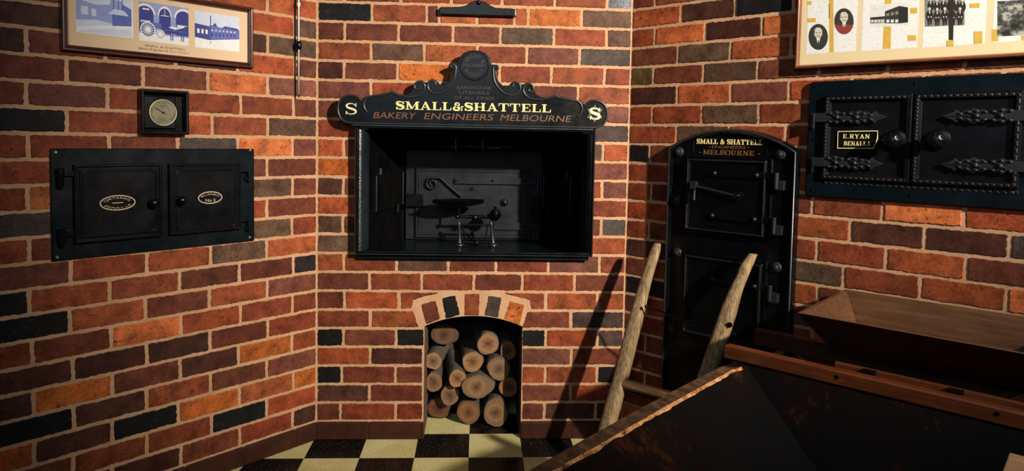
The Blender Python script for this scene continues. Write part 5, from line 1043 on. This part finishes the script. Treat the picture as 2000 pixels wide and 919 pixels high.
# ============================================================ SACK TRUCK (handles leaning on the furnace front)
t = Thing('hand_truck', 'weathered grey wooden hand truck leaning on the wall, only its two curved handles in view', 'hand truck', 'r', (.30, -.35, 0))
ZT0 = P('r', 1283, 478, .1)[1]; TN = math.tan(math.radians(18))
def TK(px, py, off=0.0):
    d = .1
    for _ in range(60): u, z = P('r', px, py, d); d = .5*d+.5*(.1+(ZT0-z)*TN+off)
    return (u, -d, z)
def shaft(pts, rad_, name):
    p3 = [TK(*p) for p in pts]; a, b_ = Vector(p3[-2]), Vector(p3[-1]); dr = (b_-a)/(a.z-b_.z); e = b_+dr*(b_.z-.004); p3.append(tuple(e)); rad_ = rad_+[rad_[-1]]
    q = poly_interp([(*p, r_) for p, r_ in zip(p3, rad_)], 4); mb = MB(); loops = []; rn = random.Random(8)
    for i, (x, y, z, r_) in enumerate(q):
        lp = []; tt = min(1, i/18.0); ex = 2+4.0*tt
        for j in range(16):
            a = 2*PI*j/16+.2; c_, s_ = math.cos(a), math.sin(a); k = (abs(c_)**ex+abs(s_)**ex)**(-1/ex)*r_*(1+rn.uniform(-.015, .015)); lp.append((x+c_*k, y+s_*k*.9, z))
        loops.append(lp)
    mb.rings(loops, True, True); return t.part(mb, name, 'greywood', smooth=50)
shaft([(1284, 475), (1279, 492), (1270, 520), (1258, 560), (1245, 610), (1230, 668), (1212, 738), (1195, 800), (1179, 862)], [.015, .021, .021, .023, .026, .028, .029, .030, .030], 'handle')
shaft([(1471, 496), (1459, 516), (1449, 540), (1437, 567), (1426, 598), (1415, 632), (1403, 668), (1391, 702), (1379, 735), (1366, 770)], [.017, .022, .021, .023, .027, .029, .029, .029, .028, .028], 'handle')
a, b_ = TK(1216, 748), TK(1362, 788); mb = MB(); mb.tube([a, tuple((Vector(a)+Vector(b_))/2+Vector((0, 0, .002))), b_], [.023, .022, .023], 8); t.part(mb, 'crossbar', 'greywood_x', smooth=50)
a, b_ = TK(1216, 760), TK(1350, 800); mb = MB(); mb.tube([a, b_], .0045, 8); t.part(mb, 'tie_rod', 'iron', smooth=50)
mb = MB(); mb.tube([TK(1262, 598, .03), TK(1290, 607, .01), TK(1327, 625, 0), TK(1400, 630, 0), TK(1424, 634, 0)], .0042, 8); c_ = TK(1425, 634, .03); mb.lathe_y(c_[0], c_[2], [(.010, c_[1]+.004), (.010, c_[1]-.002), (.004, c_[1]-.004)], 12); c_ = TK(1262, 598, .03); mb.ball(c_[0], c_[1], c_[2], .007); t.part(mb, 'upper_tie_rod', 'iron', smooth=50)

# ============================================================ TROUGH STAND AND SMALL TROUGH
t = Thing('trestle_stand', 'dark red wooden trestle stand carrying the small trough by the right wall', 'stand', 'r', (1.2, -.25, 0))
ST, SB = .735, .682
for d_ in (.335, .13):
    mb = MB(); mb.box(.745 if d_ > .2 else .95, 1.72, -d_, -d_+.035, SB, ST); t.part(mb, 'rail', 'redwood_dark', bevel=.002)
AZ = P('r', 1700, 713, .47)[1]-.010
for u_l in (P('r', 1682, 718, .505)[0], P('r', 1850, 758, .505)[0], 1.58):
    for d_ in (.505, .118):
        mb = MB(); mb.box(u_l, u_l+.037, -d_, -d_+.022, 0.0, AZ+.002 if d_ > .4 else SB+.004); t.part(mb, 'leg', 'blacktimber', bevel=.002)
mb = MB(); mb.box(P('r', 1632, 705, .47)[0], 1.70, -.4825, -.465, .555, AZ); t.part(mb, 'apron_board', 'redwood', bevel=.002)
for u_l in (1.135, 1.62): mb = MB(); mb.box(u_l-.015, u_l+.015, -.484, -.10, .25, .29); t.part(mb, 'stretcher', 'redwood_dark', bevel=.002)
mb = MB(); mb.tube([(.80, -.30, .64), (.885, -.30, .715)], .011, 8); mb.tube([(.86, -.29, .70), (.93, -.27, .60), (.99, -.25, .30), (1.085, -.24, .02)], .009, 8); t.part(mb, 'brace', 'greywood_x', smooth=50)
def trough(t, z1, z0, top, bot, th, mats, names, skip=()):
    (a, b_, f, k), (a2, b2, f2, k2) = top, bot     # u0,u1,front d,back d
    def board(name, mat, o1, o2, i1, i2, p1, p2, j1, j2, bev=.002):
        mb = MB(); mb.hexa([o1, o2, i2, i1, p1, p2, j2, j1]); mb.m = [1, 0, 1, 0, 0, 0]; return t.part(mb, name, [mat, 'redwood_dark'], bevel=bev)  # outer and under faces take a darker timber, shade put into colour
    T = lambda u, d, z: (u, -d, z)
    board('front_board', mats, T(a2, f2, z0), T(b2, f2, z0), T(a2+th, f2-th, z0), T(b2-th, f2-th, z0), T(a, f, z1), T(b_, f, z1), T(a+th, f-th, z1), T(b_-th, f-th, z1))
    board('back_board', mats, T(a2, k2, z0), T(b2, k2, z0), T(a2+th, k2+th, z0), T(b2-th, k2+th, z0), T(a, k, z1), T(b_, k, z1), T(a+th, k+th, z1), T(b_-th, k+th, z1))
    mb = MB(); mb.box(a2+th*.5, b2-th*.5, -f2+th*.5, -k2-th*.5, z0+.001, z0+th); t.part(mb, 'base_board', mats)
    for (x, x2, s_) in ((a, a2, 1), (b_, b2, -1)):
        if s_ in skip: continue
        board('end_board', mats, T(x2, f2, z0), T(x2, k2, z0), T(x2+s_*th, f2-th, z0), T(x2+s_*th, k2+th, z0), T(x, f, z1), T(x, k, z1), T(x+s_*th, f-th, z1), T(x+s_*th, k+th, z1))
t = Thing('wooden_trough', 'small flared brown wooden trough standing on rails against the right wall', 'trough', 'r', (1.28, -.27, .737))
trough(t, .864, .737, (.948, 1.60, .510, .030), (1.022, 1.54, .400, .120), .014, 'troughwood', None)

# ============================================================ BIG DOUGH TROUGH
t = Thing('dough_trough', 'large black painted dough trough with worn orange edge in the right foreground', 'trough', 'r', (1.5, -1.2, 0))
Zr, Zb = .730, .34
EU, ED0, ED1 = .872, .690, 1.700      # end board rim; far and near rim distances
sl = 1.21
def TB(u, d, z): return (u, -d, z)
eb = EU+(Zr-Zb)*sl; fb = ED0+.02+(Zr-Zb)*.47; nb = ED1-(Zr-Zb)*.47; RU = 2.30; rb = RU-(Zr-Zb)*.6; TH = .036
mb = MB(); mb.hexa([TB(eb-TH, nb, Zb), TB(eb, nb, Zb), TB(eb, fb, Zb), TB(eb-TH, fb, Zb), TB(EU-TH, ED1, Zr), TB(EU, ED1, Zr-.006), TB(EU, ED0, Zr-.006), TB(EU-TH, ED0, Zr)]); e_ = t.part(mb, 'end_board', 'blacktimber')
rn = random.Random(3); N_s = 60; outer = []; mid = []; inn = []; low = []; deep = []
for i in range(N_s+1):
    tt = i/N_s; d_ = .704+(ED1-.704)*tt; j = rn.uniform(-.0012, .0012); w_ = .0015+rn.uniform(-.001, .001)+.001*math.sin(i*.7)
    cr = .003*math.sin(PI*tt)-.008*max(0, 1-tt*12)
    outer.append(TB(EU-TH-.002, d_, Zr+cr*2+.002)); mid.append(TB(EU-.0045-j, d_, Zr+.001+cr+j*.3)); inn.append(TB(EU+.001+j, d_, Zr-.002+cr)); low.append(TB(EU+w_*1.1+.002, d_, Zr-w_-.002+cr)); deep.append(TB(EU+.045, max(d_, .730), Zr-.045/1.21+.0015))
mb = MB()
for i in range(N_s): mb.add([outer[i], outer[i+1], mid[i+1], mid[i]], [(0, 1, 2, 3)])
for i in range(N_s): mb.add([outer[i], outer[i+1], (outer[i+1][0], outer[i+1][1], Zr-.03), (outer[i][0], outer[i][1], Zr-.03)], [(0, 1, 2, 3)])
t.part(mb, 'top_edge', 'scufftop', parent=e_, label='scuffed brown top edge')
mb = MB()
for i in range(N_s): mb.add([mid[i], mid[i+1], inn[i+1], inn[i]], [(0, 1, 2, 3)]); mb.add([inn[i], inn[i+1], low[i+1], low[i]], [(0, 1, 2, 3)])
t.part(mb, 'worn_arris', 'wornedge', parent=e_, label='orange timber showing where the paint has worn off')
mb = MB()
for i in range(N_s): mb.add([low[i], low[i+1], deep[i+1], deep[i]], [(0, 1, 2, 3)])
t.part(mb, 'inner_facing', 'blacktimber', parent=e_)
mb = MB(); mb.hexa([TB(eb, fb, Zb), TB(rb, fb, Zb), TB(rb, fb-.03, Zb), TB(eb, fb-.03, Zb), TB(EU, ED0+.012, Zr-.004), TB(RU, ED0+.012, Zr-.004), TB(RU, ED0-.02, Zr-.004), TB(EU, ED0-.02, Zr-.004)]); t.part(mb, 'far_board', 'blacktimber')
mb = MB(); mb.hexa([TB(eb, nb+.03, Zb), TB(rb, nb+.03, Zb), TB(rb, nb, Zb), TB(eb, nb, Zb), TB(EU, ED1+.03, Zr-.004), TB(RU, ED1+.03, Zr-.004), TB(RU, ED1, Zr-.004), TB(EU, ED1, Zr-.004)]); t.part(mb, 'near_board', 'blacktimber')
mb = MB(); mb.hexa([TB(rb, nb, Zb), TB(rb+TH, nb, Zb), TB(rb+TH, fb, Zb), TB(rb, fb, Zb), TB(RU, ED1, Zr-.004), TB(RU+TH, ED1, Zr-.004), TB(RU+TH, ED0, Zr-.004), TB(RU, ED0, Zr-.004)]); t.part(mb, 'end_board', 'blacktimber')
mb = MB(); mb.box(eb-TH, rb+TH, -nb-.03, -fb+.03, Zb-.03, Zb); t.part(mb, 'base_board', 'blacktimber')
for u_l in (eb+.02, rb-.08):
    for d_ in (fb+.01, nb-.07): mb = MB(); mb.box(u_l, u_l+.06, -d_-.06, -d_, 0, Zb-.028); t.part(mb, 'leg', 'blacktimber', bevel=.003)
t = Thing('trough_rail', 'long red-brown wooden rail lying along the far rim of the big dough trough', 'rail', 'r', (1.5, -.69, .7305))
ra = P('r', 1413, 690, .702)[0]
mb = MB(); mb.box(ra, 2.34, -.702, -.668, .7305, .7705); r0 = t.part(mb, 'bar', 'redwood', bevel=.004)
for px, py in ((1633.7, 736), (1947, 808)):
    u, z = P('r', px, py, .703); mb = MB(); mb.lathe_y(u, z, [(.0055, -.700), (.0055, -.7028), (.003, -.7030)], 12); t.part(mb, 'nail_head', 'irondark', parent=r0)  # black disc painted in for the dark of a nail hole
t = Thing('wooden_board', 'pale scrubbed wooden board lying across the big trough, bottom right corner', 'board', 'r', (1.8, -1.3, .734))
mb = MB(); mb.box(1.528, 2.26, -1.74, -.915, .7305, .7505); t.part(mb, 'plank', 'tanwood', bevel=.003)
